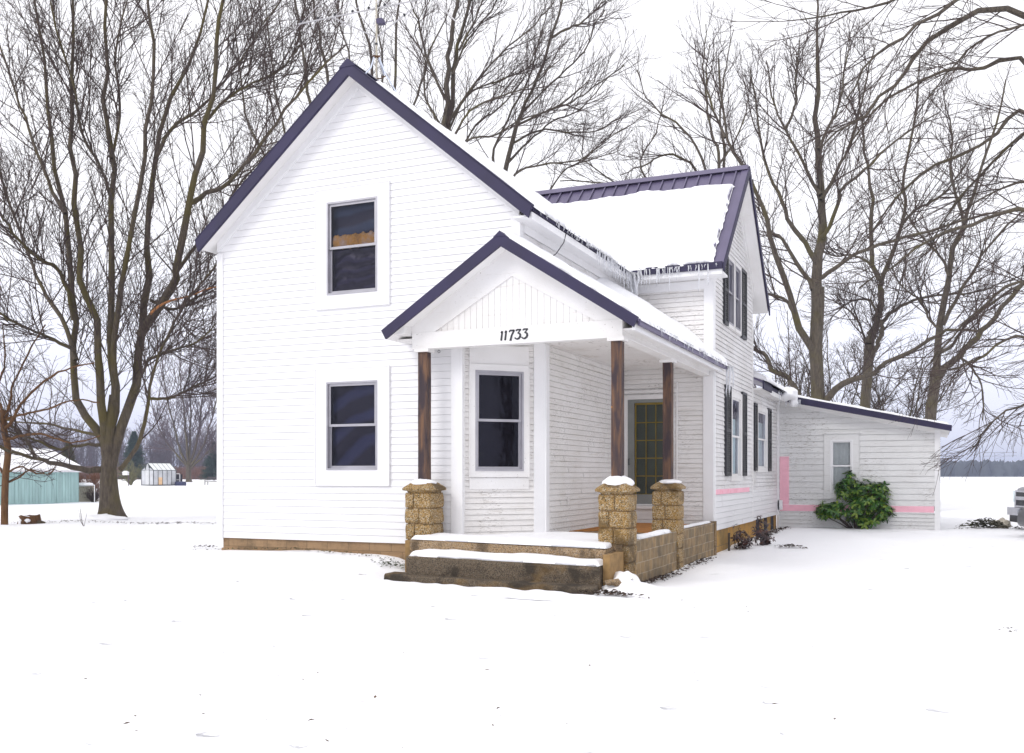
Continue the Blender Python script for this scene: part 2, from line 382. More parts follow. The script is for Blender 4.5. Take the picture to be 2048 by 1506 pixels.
def add_window(wall, s0, s1, z0, z1, cas=.20, casb=None, depth=.05, glass='glass', frame='alu', casm='trimw', name='window', sill=False, fill='darkgap', head=0.):
    """casing with a separate frame, two sashes, panes and the dark room behind"""
    casb = cas if casb is None else casb; c = MB(); o = .036
    wall.box(c, s0-cas, s0, -.02, o, z0-casb, z1+cas); wall.box(c, s1, s1+cas, -.02, o, z0-casb, z1+cas)
    wall.box(c, s0, s1, -.02, o, z1, z1+cas); wall.box(c, s0, s1, -.02, o, z0-casb, z0)
    b_ = .012
    for (a, bb, y, zz) in ((s0-cas-b_, s0-cas, z0-casb-b_, z1+cas+b_), (s1+cas, s1+cas+b_, z0-casb-b_, z1+cas+b_)): wall.box(c, a, bb, 0, o+.012, y, zz)
    wall.box(c, s0-cas, s1+cas, 0, o+.012, z1+cas, z1+cas+b_); wall.box(c, s0-cas, s1+cas, 0, o+.012, z0-casb-b_, z0-casb)
    if head: wall.box(c, s0-cas-.05, s1+cas+.05, 0, .07, z1+cas+b_, z1+cas+b_+head)
    if sill: wall.box(c, s0-cas-.03, s1+cas+.03, 0, .07, z0-.05, z0-.005)
    w_ = obj(name, c, casm, house)
    f = MB(); t = .028; u = .040; zm = (z0+z1)/2+.01
    # outer track
    wall.box(f, s0, s0+t, -.06, .042, z0, z1); wall.box(f, s1-t, s1, -.06, .042, z0, z1)
    wall.box(f, s0+t, s1-t, -.06, .042, z1-t, z1); wall.box(f, s0+t, s1-t, -.06, .046, z0, z0+t)
    # upper sash (outer), lower sash (inner)
    for (za, zb_, oo) in ((zm-.02, z1-t, .012), (z0+t, zm+.02, -.016)):
        wall.box(f, s0+t, s0+t+u, oo-.02, oo, za, zb_); wall.box(f, s1-t-u, s1-t, oo-.02, oo, za, zb_)
        wall.box(f, s0+t+u, s1-t-u, oo-.02, oo, zb_-u, zb_); wall.box(f, s0+t+u, s1-t-u, oo-.02, oo, za, za+u)
    obj('sash_frame', f, frame, w_)
    for (za, zb_, oo) in ((zm-.02, z1-t, .002), (z0+t, zm+.02, -.026)):
        g = MB(); g.quad(wall.P(s0+t+u, oo, za+u), wall.P(s1-t-u, oo, za+u), wall.P(s1-t-u, oo, zb_-u), wall.P(s0+t+u, oo, zb_-u))
        obj('pane', g, glass, w_)
    if fill:
        r = MB(); P = wall.P; D = -.42
        a, b2, y, zz = s0+.002, s1-.002, z0+.002, z1-.002
        r.quad(P(a, D, y), P(b2, D, y), P(b2, D, zz), P(a, D, zz)); r.quad(P(a, -.06, y), P(b2, -.06, y), P(b2, D, y), P(a, D, y))
        r.quad(P(a, -.06, zz), P(b2, -.06, zz), P(b2, D, zz), P(a, D, zz)); r.quad(P(a, -.06, y), P(a, D, y), P(a, D, zz), P(a, -.06, zz)); r.quad(P(b2, -.06, y), P(b2, D, y), P(b2, D, zz), P(b2, -.06, zz))
        obj('dark_room', r, fill, w_)
    return w_
W1 = (2.233, 3.183, 4.206, 5.706); W2 = (2.223, 3.183, 1.38, 2.80)
front = siding(wf, ZS, 7.7, .111, inv_l, lambda z: min(inv_r(z), wf.L if z > 3.3 else 4.60), [W1, W2], lap=.012, gap=.0028)
obj('front_wall', front, 'vinyl', house)
w1 = add_window(wf, *W1, cas=.21); w2 = add_window(wf, *W2, cas=.21, casb=.24)
def film_reflection_mat(name, lo, hi, sc, dist, t0=.45, t1=.75):  # plastic film whose curved bluish reflections are painted as distorted wave rings
    m, n, b_ = new_mat(name); v = coords(n); wv = n.nodes.new('ShaderNodeTexWave'); wv.wave_type = 'RINGS'; wv.rings_direction = 'Y'
    wv.inputs['Scale'].default_value = sc; wv.inputs['Distortion'].default_value = dist; wv.inputs['Detail'].default_value = 3; wv.inputs['Detail Scale'].default_value = .8
    n.links.new(v, wv.inputs['Vector']); n.links.new(ramp(n, wv.outputs['Fac'], [(t0, lo), (t1, hi)]), b_.inputs['Base Color']); b_.inputs['Roughness'].default_value = .3
    bump(n, b_, wv.outputs['Fac'], .5, .03); return m
for (w_, W_, zz, lo, hi, sc, di, t0, t1) in ((w2, W2, (1.42, 2.76), (.006, .006, .016), (.040, .052, .12), .7, 5., .35, .9), (w1, W1, (4.24, 4.95), (.008, .005, .018), (.028, .024, .06), 1.6, 9., .4, .9), (w1, W1, (5.0, 5.68), (.010, .016, .035), (.045, .085, .13), 1.0, 5., .35, .8)):
    f_ = MB(); f_.quad(wf.P(W_[0]+.04, -.10, zz[0]), wf.P(W_[1]-.04, -.10, zz[0]), wf.P(W_[1]-.04, -.10, zz[1]), wf.P(W_[0]+.04, -.10, zz[1])); obj('film_reflection_sheet', f_, film_reflection_mat('film_painted_reflection', lo, hi, sc, di, t0, t1), w_)  # sheet behind the panes, window reflections painted into its colour
# roll of yellow insulation lying on the meeting rail of the upper sash
b_ = MB()
for i in range(16):
    s = 2.34+i*.048; b_.sphere(wf.P(s, -.052, 5.07+.012*math.sin(i*1.9)), (.055, .03, .115+.008*math.sin(i*2.3+1)), 9, 7, lambda d: .10*mnoise.noise(d*2+Vector((i, 0, 0))))
mi, nn, bb = new_mat('glass_wool'); vv = coords(nn)
nn.links.new(ramp(nn, noise(nn, vv, 6, 6, .7), [(.3, (.42, .24, .06)), (.48, (.85, .48, .08)), (.60, (.75, .55, .30)), (.75, (.95, .85, .65))]), bb.inputs['Base Color']); bb.inputs['Roughness'].default_value = .95; bump(nn, bb, noise(nn, vv, 60, 4), .8)
obj('insulation_batt', b_, mi, w1, True)
# chamfered corner under the porch
WC = (.26, 1.06, 1.361, 2.91)
obj('corner_wall', siding(wc, .25, 3.38, .088, lambda z: 0, lambda z: wc.L, [WC], lap=.016, jit=.004, gap=.0048), 'porchwood', house)
add_window(wc, *WC, cas=.085, casb=.085, casm='oldtrim', name='window', sill=False)
m_ = MB(); wc.box(m_, .17, 1.15, 0, .030, 2.97+.04, 3.30); obj('window_board', m_, 'oldtrim', house); m_ = MB(); wc.box(m_, .17, 1.15, 0, .03, 1.08, 1.255); obj('window_board', m_, 'oldtrim', house)
# recess walls
obj('side_wall', siding(wsd, .25, 3.38, .0915, lambda z: 0, lambda z: wsd.L, [], lap=.016, jit=.004, gap=.0048), 'porchwood', house)
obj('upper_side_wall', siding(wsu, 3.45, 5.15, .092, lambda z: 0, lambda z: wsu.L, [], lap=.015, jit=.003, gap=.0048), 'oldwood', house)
DR = (.09, .95, .73, 2.785)
obj('recess_wall', siding(wr, .25, 5.2, .0915, lambda z: 0, lambda z: wr.L, [DR], lap=.016, jit=.004, gap=.0048), 'porchwood', house)
# gable wall of the cross wing
CY = 20.645; SW = .935
def wl(z): return max(0, (CY-(7.76-.14-z)/SW)-YW)
def wrt(z): return min(ww.L, (CY+(7.76-.14-z)/SW)-YW)
UW1 = (1.36, 1.93, 4.40, 5.72); UW2 = (2.12, 2.70, 4.40, 5.72); LW = (1.74, 2.76, 1.26, 2.95)
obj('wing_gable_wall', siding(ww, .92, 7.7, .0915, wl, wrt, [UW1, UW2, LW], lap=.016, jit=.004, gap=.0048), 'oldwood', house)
obj('lower_wing_siding', siding(ww, ZS, .92, .111, lambda z: 0, lambda z: ww.L, [], lap=.012, base=.012), 'vinyl', house)
p = MB(); ww.box(p, .05, 3.9, .004, .0215, .92, 1.02); pk = obj('foam_strip', p, 'pink', house)
p = MB()
for (a, L_) in ((.62, .10), (.80, .07), (1.35, .1), (1.62, .06), (2.1, .09), (2.3, .07)):
    P = ww.P; p = MB(); p.quad(P(a, .023, .935), P(a+.02, .023, .935), P(a+.02+L_*.3, .023, .935+L_*.8), P(a+L_*.3, .023, .935+L_*.8)); obj('print_mark', p, 'redink', pk)

for u_ in (UW1, UW2): add_window(ww, *u_, cas=.055, casb=.07, casm='oldtrim')
add_window(ww, *LW, cas=.09, casb=.07, casm='oldtrim', glass='clearglass', frame='oldtrim')
cu = MB()
for i in range(40):
    a0, a1 = 1.80+i*.0228, 1.80+(i+1)*.0228; P = ww.P; o0, o1 = -.075+.01*math.sin(i*1.1), -.075+.01*math.sin((i+1)*1.1)
    cu.quad(P(a0, o0, 1.3), P(a1, o1, 1.3), P(a1, o1, 2.5), P(a0, o0, 2.5))
obj('pale_curtain', cu, simple('aqua_curtain', (.72, .86, .86), .8), house, True)
# rear low part
BW = (.75, 2.10, 1.45, 2.88)
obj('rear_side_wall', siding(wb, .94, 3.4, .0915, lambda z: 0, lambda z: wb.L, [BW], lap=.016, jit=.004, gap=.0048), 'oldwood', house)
obj('lower_rear_siding', siding(wb, ZS, .95, .111, lambda z: 0, lambda z: wb.L, [], lap=.012, base=.012), 'vinyl', house)
add_window(wb, *BW, cas=.07, casb=.07, casm='oldtrim', glass='clearglass', frame='oldtrim')
cu = MB()
for i in range(30):
    a0, a1 = .82+i*.042, .82+(i+1)*.042; P = wb.P; o0, o1 = -.075+.01*math.sin(i*1.3), -.075+.01*math.sin((i+1)*1.3)
    cu.quad(P(a0, o0, 1.5), P(a1, o1, 1.5), P(a1, o1, 2.6), P(a0, o0, 2.6))
obj('pale_curtain', cu, simple('grey_curtain', (.72, .80, .80), .8), house, True)
# annex facing the road
AT = lambda a: 3.34-(a-.0)*.2195
AW = (1.35, 1.916, .834, 2.232)
def aR(z): return wa.L if z < AT(wa.L) else max(0, (3.34-z)/.2195)
obj('annex_wall', siding(wa, .50, 3.35, .155, lambda z: 0, aR, [AW], lap=.018, jit=.004, gap=.006), 'annexwood', house)
obj('annex_skirt_boards', siding(wa, -.20, .33, .100, lambda z: 0, lambda z: wa.L, [], lap=.022, base=.0), 'annexwood', house)
obj('annex_end_wall', siding(wae, -.2, 2.4, .155, lambda z: 0, lambda z: wae.L, [], lap=.015), 'annexwood', house)
p = MB(); wa.box(p, .04, .28, .003, .022, .50, 1.80); obj('foam_panel', p, 'pink', house)
for a0, a1 in ((.04, 1.26), (1.266, 2.50), (2.506, wa.L-.11)): p = MB(); wa.box(p, a0, a1, .003, .021+.002*(a0 > 1 and a0 < 2), .33+.003*a0, .497); obj('foam_strip', p, 'pink', house)
aw = add_window(wa, *AW, cas=.15, casb=.16, casm='annexwood', glass='clearglass', frame='trimw', head=.05)
cu = MB(); P = wa.P
for i in range(20):
    a0, a1 = 1.38+i*.0255, 1.38+(i+1)*.0255; o0, o1 = -.1+.012*math.sin(i*.9), -.1+.012*math.sin((i+1)*.9)
    cu.quad(P(a0, o0, .86), P(a1, o1, .86), P(a1, o1, 2.2), P(a0, o0, 2.2))
obj('net_curtain', cu, simple('net', (.80, .78, .77), .9), aw, True)
# corner boards and friezes
def corner_board(name, boxes, mat):
    m_ = MB()
    for q in boxes: m_.box(*q)
    return obj(name, m_, mat, house)
corner_board('corner_board', [(XL-.012, XL+.11, Y0-.030, Y0, ZS-.01, 5.08)], 'trimw')
corner_board('corner_board', [(XR-.13, XR+.014, Y0-.028, Y0+.1, 3.45, 5.16)], 'trimw')
corner_board('corner_board', [(-6.74, -6.55, Y0-.032, Y0+.02, .24, 3.37)], 'trimw')
m_ = MB(); wc.box(m_, 1.24, wc.L+.005, 0, .03, .25, 3.37); m_.box(XR-.01, XR+.028, 14.19, 14.33, .25, 3.37); obj('corner_board', m_, 'trimw', house)
m_ = MB(); wc.box(m_, .0, .10, 0, .028, .25, 3.37); obj('corner_board', m_, 'oldtrim', house)
corner_board('corner_board', [(XW-.18, XW+.016, YW-.030, YW, .235, 3.2), (XW, XW+.034, YW-.002, YW+.11, ZS, 3.2), (XW-.17, XW+.012, YW-.028, YW, 3.2, 5.15), (XW, XW+.03, YW, YW+.10, 3.2, 5.1)], 'trimw')
corner_board('corner_board', [(XW-.01, XW+.024, 22.75, 22.85, .24, 4.9)], 'oldtrim')
corner_board('corner_board', [(XW-.035, XW+.03, 26.9, 27.05, -.15, 3.3)], 'trimw')
corner_board('corner_board', [(.05, .175, 26.965, 27.0, -.2, 2.46), (.15, .185, 27.0, 27.1, -.2, 2.46)], 'trimw')
m_ = MB(); m_.box(-3.845, -3.72, 26.90, 26.96, .36, .62); m_.box(-3.80, -3.74, 26.86, 26.90, .42, .56); obj('junction_box', m_, 'trimw', house)
# friezes along the gables
m_ = MB()
for sgn in (-1, 1):
    xe = XL if sgn < 0 else XR
    for (dz, wd, oo) in ((.135, .13, .036), (.27, .02, .046)):
        a = (RX, Y0-oo, RZ-dz); b2 = (xe, Y0-oo, RZ-dz-SL*abs(xe-RX))
        m_.prism([a, b2, (b2[0], b2[1], b2[2]-wd*1.3), (a[0], a[1], a[2]-wd*1.3)], (0, oo-.002, 0))
obj('gable_frieze', m_, 'trimw', house)
m_ = MB()
for sgn in (-1, 1):
    ye = YW if sgn < 0 else 22.85; a = (XW+.036, CY, 7.62); b2 = (XW+.036, ye, 7.62-SW*abs(ye-CY))
    m_.prism([a, b2, (b2[0], b2[1], b2[2]-.18), (a[0], a[1], a[2]-.18)], (-.034, 0, 0))
obj('gable_frieze', m_, 'oldtrim', house)
# foundations
m_ = MB(); m_.box(XL+.08, -6.6, Y0+.03, Y0+.3, -.5, ZS+.003); m_.box(XL+.06, -6.6, Y0+.005, Y0+.3, -.5, .055); m_.box(XL+.08, XL+.3, Y0+.3, 22.8, -.5, ZS+.003); obj('foundation', m_, 'found', house)
m_ = MB(); m_.box(XW-.4, XW-.06, YW+.02, 27, -.6, ZS+.003); fs_ = obj('side_foundation', m_, 'sidefound', house)
m_ = MB(); m_.box(XW-.10, XW-.02, YW+.0, YW+1.9, -.6, ZS-.01); obj('foundation_patch', m_, 'sidefound', house)
for yy in (23.7, 24.9, 26.0): m_ = MB(); m_.box(XW-.09, XW-.045, yy, yy+.42, -.2, ZS); obj('crawl_vent', m_, 'darkgap', house)
m_ = MB(); m_.box(XL+.05, XL+.07, Y0+.3, 22.8, ZS, 5.1); m_.box(XL+.05, XW-.5, 22.7, 22.75, ZS, 5.1); obj('rear_wall', m_, 'vinyl', house)
# ---- roofs: metal skin, white soffit board, dark rake trim
def slab(mb, poly, th):
    """poly: points of the top face (any plane), th: vertical thickness"""
    return mb.prism([(p[0], p[1], p[2]-th) for p in poly], (0, 0, th))
def mz(x): return RZ-SL*abs(x-RX)
mr = MB()
for xe, xi in ((-5.30, RX), (-11.44, RX)):
    yb = 20.7 if xe > RX else 23.2
    slab(mr, [(xi, 12.9, RZ), (xe, 12.9, mz(xe)), (xe, yb, mz(xe)), (xi, yb, RZ)], .035)
main_roof = obj('main_roof', mr, 'metal', house)
m_ = MB()
for xe in (-5.34, -11.40):
    yb = 20.6 if xe > RX else 23.1
    slab(m_, [(RX, 12.925, RZ-.036), (xe, 12.925, mz(xe)-.036), (xe, yb, mz(xe)-.036), (RX, yb, RZ-.036)], .105)
obj('soffit', m_, 'soffit', main_roof)
m_ = MB()
for xe in (-5.29, -11.45):
    s_ = 1 if xe > RX else -1
    m_.prism([(RX, 12.868, RZ+.03), (xe, 12.868, mz(xe)+.03), (xe-.06*s_, 12.868, mz(xe)-.15), (RX, 12.868, RZ-.185)], (0, .055, 0))
    m_.prism([(RX, 12.868, RZ+.05), (xe, 12.868, mz(xe)+.05), (xe, 12.868, mz(xe)+.02), (RX, 12.868, RZ+.02)], (0, .16, 0))
m_.prism([(RX-.16, 12.86, RZ-.06), (RX, 12.86, RZ+.075), (RX+.16, 12.86, RZ-.06)], (0, 7.9, 0))
obj('rake_trim', m_, 'fascia', main_roof)
m_ = MB(); m_.box(-5.36, -5.285, 12.93, 17.86, mz(-5.3)-.05, mz(-5.3)+.004); obj('eave_trim', m_, 'fascia', main_roof)
m_ = MB(); m_.box(XR, -5.345, 12.94, 18.3, mz(-5.3)-.13, mz(-5.3)-.10); m_.box(-5.33, -5.305, 12.94, 17.9, mz(-5.3)-.17, mz(-5.3)-.066); m_.box(XR+.002, XR+.03, 13.3, 18.4, 4.92, 5.07); obj('eave_soffit', m_, 'trimw', main_roof)
def wz(y): return 7.76-SW*abs(y-CY)
m_ = MB()
for ye in (17.92, 23.37):
    slab(m_, [(-3.545, CY, 7.765), (-3.545, ye, wz(ye)+.005), (-8.40, ye, wz(ye)+.005), (-8.40, CY, 7.765)], .035)
for i in range(20):
    xx = -3.78-i*.262
    if xx < -8.3: break
    m_.prism([(xx-.014, CY-.02, 7.77), (xx+.014, CY-.02, 7.77), (xx+.014, CY-.02, 7.80), (xx-.014, CY-.02, 7.80)], (0, 17.95-CY, wz(17.95)-7.76+.02))
m_.prism([(-3.55, CY-.15, 7.70), (-3.55, CY, 7.835), (-3.55, CY+.15, 7.70)], (-4.85, 0, 0))
m_.prism([(-3.67, CY, 7.80), (-3.535, CY, 7.80), (-3.535, 17.9, wz(17.9)+.035), (-3.67, 17.9, wz(17.9)+.035)], (0, 0, -.03))
wing_roof = obj('wing_roof', m_, 'metal', house)
m_ = MB()
for ye in (17.96, 23.33):
    slab(m_, [(-3.56, CY, 7.728), (-3.56, ye, wz(ye)-.032), (-8.0, ye, wz(ye)-.032), (-8.0, CY, 7.728)], .10)
obj('soffit', m_, 'soffit', wing_roof)
m_ = MB()
for ye in (17.90, 23.39):
    m_.prism([(-3.545, CY, 7.80), (-3.545, ye, wz(ye)+.03), (-3.545, ye, wz(ye)-.13), (-3.545, CY, 7.60)], (.03, 0, 0))
m_.box(-5.3, -3.55, 17.885, 17.925, wz(17.92)-.10, wz(17.92)+.03)
obj('rake_trim', m_, 'fascia', wing_roof)
m_ = MB(); m_.box(-5.5, -3.56, 17.93, YW, wz(17.92)-.17, wz(17.92)-.13); m_.box(-5.5, -3.56, 17.925, 17.945, wz(17.92)-.19, wz(17.92)-.05); m_.box(-5.6, -3.86, YW-.03, YW-.002, 4.86, 5.02); obj('eave_soffit', m_, 'trimw', wing_roof)
# rear roof with its level eave, annex roof
m_ = MB()
m_.hexa([(-5.6, 22.86, 4.2), (-3.60, 22.86, 3.45), (-3.60, 26.9, 3.45), (-5.6, 26.9, 4.2), (-5.6, 22.86, 4.24), (-3.60, 22.86, 3.49), (-3.60, 26.9, 3.49), (-5.6, 26.9, 4.24)])
rear_roof = obj('rear_roof', m_, 'metal', house)
m_ = MB(); m_.box(-3.61, -3.58, 22.86, 24.1, 3.30, 3.50); m_.box(-3.63, -3.60, 24.1, 26.7, 3.38, 3.49); obj('eave_trim', m_, 'fascia', rear_roof)
m_ = MB(); m_.box(-3.9, -3.62, 22.9, 26.9, 3.29, 3.33); m_.box(-3.635, -3.615, 24.0, 26.8, 3.26, 3.37); obj('eave_soffit', m_, 'soffit', rear_roof)
az = lambda x: 3.42-(x+3.60)*.2205
m_ = MB(); slab(m_, [(-3.9, 26.62, az(-3.9)), (.44, 26.62, az(.44)), (.44, 31.8, az(.44)), (-3.9, 31.8, az(-3.9))], .035); slab(m_, [(-3.9, 31.8, az(-3.9)), (-3.9, 26.9, az(-3.9)), (-6.5, 26.9, 4.4), (-6.5, 31.8, 4.4)], .03)
annex_roof = obj('annex_roof', m_, 'metal', house)
m_ = MB(); m_.prism([(-3.62, 26.60, az(-3.62)+.02), (.45, 26.60, az(.45)+.02), (.44, 26.60, az(.44)-.13), (-3.60, 26.60, az(-3.60)-.16)], (0, .045, 0)); obj('rake_trim', m_, 'fascia', annex_roof)
m_ = MB(); slab(m_, [(-3.6, 26.65, az(-3.6)-.04), (.40, 26.65, az(.40)-.04), (.40, 31.7, az(.40)-.04), (-3.6, 31.7, az(-3.6)-.04)], .09); m_.prism([(-3.82, 26.97, 3.36), (.06, 26.97, 2.52), (.06, 26.97, 2.38), (-3.82, 26.97, 3.22)], (0, .03, 0)); obj('soffit', m_, 'soffit', annex_roof)
# ---- porch
PX, PZ, PS = -5.61, 4.70, .655
def pz(x): return PZ-PS*abs(x-PX)
m_ = MB(); slab(m_, [(PX, 12.5, PZ), (-3.60, 12.5, pz(-3.6)), (-3.60, 18.52, pz(-3.6)), (XW+.04, 18.52, pz(XW)), (XW+.04, YW, pz(XW)), (PX, YW, PZ)], .03)
slab(m_, [(PX, 12.5, PZ), (-7.54, 12.5, pz(-7.54)), (-7.54, Y0-.01, pz(-7.54)), (PX, Y0-.01, PZ)], .03)
porch_roof = obj('porch_roof', m_, 'metal', house)
m_ = MB()
slab(m_, [(PX, 12.53, PZ-.031), (-3.65, 12.53, pz(-3.65)-.031), (-3.65, 18.42, pz(-3.65)-.031), (PX, 18.42, PZ-.031)], .10)
slab(m_, [(PX, 12.53, PZ-.031), (-7.50, 12.53, pz(-7.50)-.031), (-7.50, Y0-.03, pz(-7.5)-.031), (PX, Y0-.03, PZ-.031)], .10)
m_.box(-3.90, -3.66, 12.8, 18.4, pz(-3.65)-.13, pz(-3.65)-.10)
m_.box(-7.50, -7.2, 12.8, Y0-.03, pz(-7.5)-.13, pz(-7.5)-.10)
obj('soffit', m_, 'soffit', porch_roof)
m_ = MB()
for xe, s_ in ((-3.59, 1), (-7.55, -1)):
    m_.prism([(PX, 12.462, PZ+.03), (xe, 12.462, pz(xe)+.03), (xe-.07*s_, 12.462, pz(xe)-.10), (PX, 12.462, PZ-.16)], (0, .05, 0))
m_.prism([(PX-.10, 12.455, PZ-.03), (PX, 12.455, PZ+.055), (PX+.10, 12.455, PZ-.03)], (0, .75, 0))
obj('rake_trim', m_, 'fascia', porch_roof)
m_ = MB(); m_.box(-3.625, -3.59, 12.55, 18.5, pz(-3.6)-.075, pz(-3.6)+.012); obj('eave_trim', m_, 'metal', porch_roof)
m_ = MB(); m_.box(-3.69, -3.655, 12.52, 18.42, pz(-3.6)-.14, pz(-3.6)-.05); obj('eave_board', m_, 'trimw', porch_roof)
# beams (front with the street number, side, short return)
m_ = MB(); m_.box(-7.19, -3.90, 12.76, 12.90, 3.215, 3.44); m_.box(-7.21, -3.88, 12.745, 12.915, 3.19, 3.215); front_beam = obj('front_beam', m_, 'oldtrim', house)
m_ = MB(); m_.box(-4.04, -3.90, 12.90, 18.40, 3.215, 3.41); m_.box(-4.06, -3.88, 12.915, 18.40, 3.19, 3.215); obj('side_beam', m_, 'oldtrim', house)
m_ = MB(); m_.box(-7.19, -7.05, 12.90, Y0-.03, 3.215, 3.44); obj('return_beam', m_, 'oldtrim', house)
m_ = MB(); m_.box(-7.04, -4.045, 12.905, Y0, 3.375, 3.40); m_.add([(-6.63, Y0+.0, 3.376), (-4.045, Y0, 3.376), (-4.045, YW, 3.376), (XR, YW, 3.376), (XR, 14.22, 3.376)], [(0, 4, 3, 2, 1)]); obj('porch_ceiling', m_, 'porchwood', house)
# pediment: rake boards round a beadboard triangle
ax, azz = -5.557, 4.17; tl, tr, tz = -6.80, -4.29, 3.44
m_ = MB()
for xe, tx in ((-7.42, tl), (-3.76, tr)):
    m_.prism([(PX, 12.765, PZ-.13), (xe, 12.765, pz(xe)-.13), (xe, 12.765, 3.442), (tx, 12.765, 3.442), (ax, 12.765, azz)], (0, .05, 0))
obj('pediment_board', m_, 'oldtrim', house)
m_ = MB(); nb = 26
for i in range(nb):
    x0, x1 = tl+(tr-tl)*i/nb, tl+(tr-tl)*(i+1)/nb-.0045
    f = lambda x: 3.44+(azz-3.44)*min((x-tl)/(ax-tl), (tr-x)/(tr-ax))
    m_.hexa([(x0, 12.79, 3.43), (x1, 12.79, 3.43), (x1, 12.81, 3.43), (x0, 12.81, 3.43), (x0, 12.79, f(x0)+.03), (x1, 12.79, f(x1)+.03), (x1, 12.81, f(x1)+.03), (x0, 12.81, f(x0)+.03)])
m_.prism([(tl, 12.808, 3.43), (tr, 12.808, 3.43), (ax, 12.808, azz+.03)], (0, .006, 0))
obj('beadboard_panel', m_, painted_wood('bead_paint', (.82, .81, .80), (.55, .50, .45), .60, .62, (26, 26, 2.4)), house)
m_ = MB()
for (x0, x1) in ((-7.46, -7.2), ): m_.prism([(x0, 12.56, 3.40), (x1, 12.56, 3.40), (x1, 12.56, 3.55)], (0, .6, 0))
obj('cornice_return', m_, 'oldtrim', house)
# street number 11733, brush-style figures cut from sheet
def stroke(mb, pts, x, z, w_, h_):
    """pts: (x, z, thickness) in unit cell"""
    for (a, b2) in zip(pts, pts[1:]):
        pa = Vector((x+a[0]*w_+.22*a[1]*h_*.5, 0, z+a[1]*h_)); pb = Vector((x+b2[0]*w_+.22*b2[1]*h_*.5, 0, z+b2[1]*h_)); d = (pb-pa); 
        if d.length < 1e-6: continue
        n_ = Vector((-d.z, 0, d.x)).normalized(); y = 12.752
        q = [pa+n_*a[2]*.5, pa-n_*a[2]*.5, pb-n_*b2[2]*.5, pb+n_*b2[2]*.5]
        mb.prism([(v.x, y, v.z) for v in q], (0, .010, 0))
T_, t_ = .024, .012
ONE = [[(.15, .80, t_), (.45, .98, T_), (.40, .0, T_*1.15)], [(.28, .0, t_), (.55, .05, t_)]]
SEV = [[(.02, .80, t_), (.12, .97, T_), (.95, .97, T_)], [(.93, .99, T_), (.55, .45, T_*1.1), (.42, -.10, T_*1.3)], [(.25, -.08, t_), (.62, -.08, t_)]]
THR = [[(.10, .86, t_), (.18, .99, T_), (.90, .99, T_*.8)], [(.88, 1.0, T_*.8), (.42, .62, t_)], [(.40, .62, t_), (.75, .58, T_), (.92, .38, T_*1.3), (.80, .12, T_*1.2), (.48, .0, T_), (.10, .06, t_), (.04, .18, T_)]]
x = -5.745
for i, (g, wd, adv) in enumerate(((ONE, .07, .062), (ONE, .07, .078), (SEV, .085, .098), (THR, .095, .108), (THR, .095, .1))):
    m_ = MB()
    for st in g: stroke(m_, st, x, 3.245+.002*i, wd, .135)
    obj('digit', m_, 'shutter', front_beam); x += adv
# posts on pebbled block piers
def post(x, y, z0, z1):
    m_ = MB(); a = .072
    for i in range(12):
        za, zb = z0+(z1-z0)*i/12, z0+(z1-z0)*(i+1)/12; j = lambda z, k: a+.004*mnoise.noise(Vector((z*2.1, k, x)))
        m_.hexa([(x-j(za, 0), y-j(za, 1), za), (x+j(za, 2), y-j(za, 1), za), (x+j(za, 2), y+a, za), (x-j(za, 0), y+a, za), (x-j(zb, 0), y-j(zb, 1), zb), (x+j(zb, 2), y-j(zb, 1), zb), (x+j(zb, 2), y+a, zb), (x-j(zb, 0), y+a, zb)])
    o = obj('porch_post', m_, 'post', house)
    c = MB(); c.box(x-.12, x+.12, y-.11, y+.11, z1, z1+.045); obj('post_cap', c, 'oldtrim', o)
def pier(x, y, zb, seed, cap=.53, w_=.43):
    m_ = MB(); z = 1.04; k = 0; r = random.Random(seed); hh = .235
    while z > zb:
        sp = (.5, .32, .55, .36, .5, .4)[(k+seed) % 6]; wx = w_*sp
        m_.rbox((x-w_/2+wx/2-.002, y, z-hh/2), (wx*1.0, w_, hh-.006), .17, 7, .010, seed*9+k)
        m_.rbox((x-w_/2+wx+(w_-wx)/2+.002, y, z-hh/2), ((w_-wx)*1.0, w_, hh-.006), .17, 7, .010, seed*9+k+4)
        z -= hh; k += 1
    o = obj('porch_pier', m_, 'pebble', house, True)
    c = MB(); c.box(x-w_/2+.03, x+w_/2-.03, y-w_/2+.03, y+w_/2-.03, zb-.1, 1.04); obj('mortar_core', c, 'mortar', o)
    c = MB(); h2 = cap/2; i_ = h2-.10
    rings = [(h2-.07, 1.03), (h2-.055, 1.062), (h2, 1.072), (h2+.003, 1.10), (h2-.02, 1.125), (i_, 1.185), (i_-.05, 1.19)]
    vs = []; fs = []; nn_ = 32
    for (q, zz) in rings:
        for j in range(nn_):
            t = 2*math.pi*(j+.5)/nn_; cx_, sy_ = math.cos(t), math.sin(t); mm = (abs(cx_)**7+abs(sy_)**7)**(-1/7)
            rr = q*mm*(1+.03*mnoise.noise(Vector((cx_*2, sy_*2, zz*6+seed)))); vs.append((x+cx_*rr, y+sy_*rr, zz+.008*mnoise.noise(Vector((cx_*3, sy_*3, seed)))))
    for i in range(len(rings)-1):
        for j in range(nn_): fs.append((i*nn_+j, i*nn_+(j+1) % nn_, (i+1)*nn_+(j+1) % nn_, (i+1)*nn_+j))
    fs.append(tuple(range((len(rings)-1)*nn_, len(rings)*nn_))); c.add(vs, fs)
    obj('pier_cap', c, 'pebble', o, True)
pier(-7.02, 12.84, -.2, 1); pier(-3.99, 12.84, -.35, 2); pier(-3.99, 15.62, -.4, 3, cap=.51)
post(-7.02, 12.84, 1.185, 3.145); post(-3.99, 12.84, 1.185, 3.145); post(-3.99, 15.62, 1.185, 3.145)
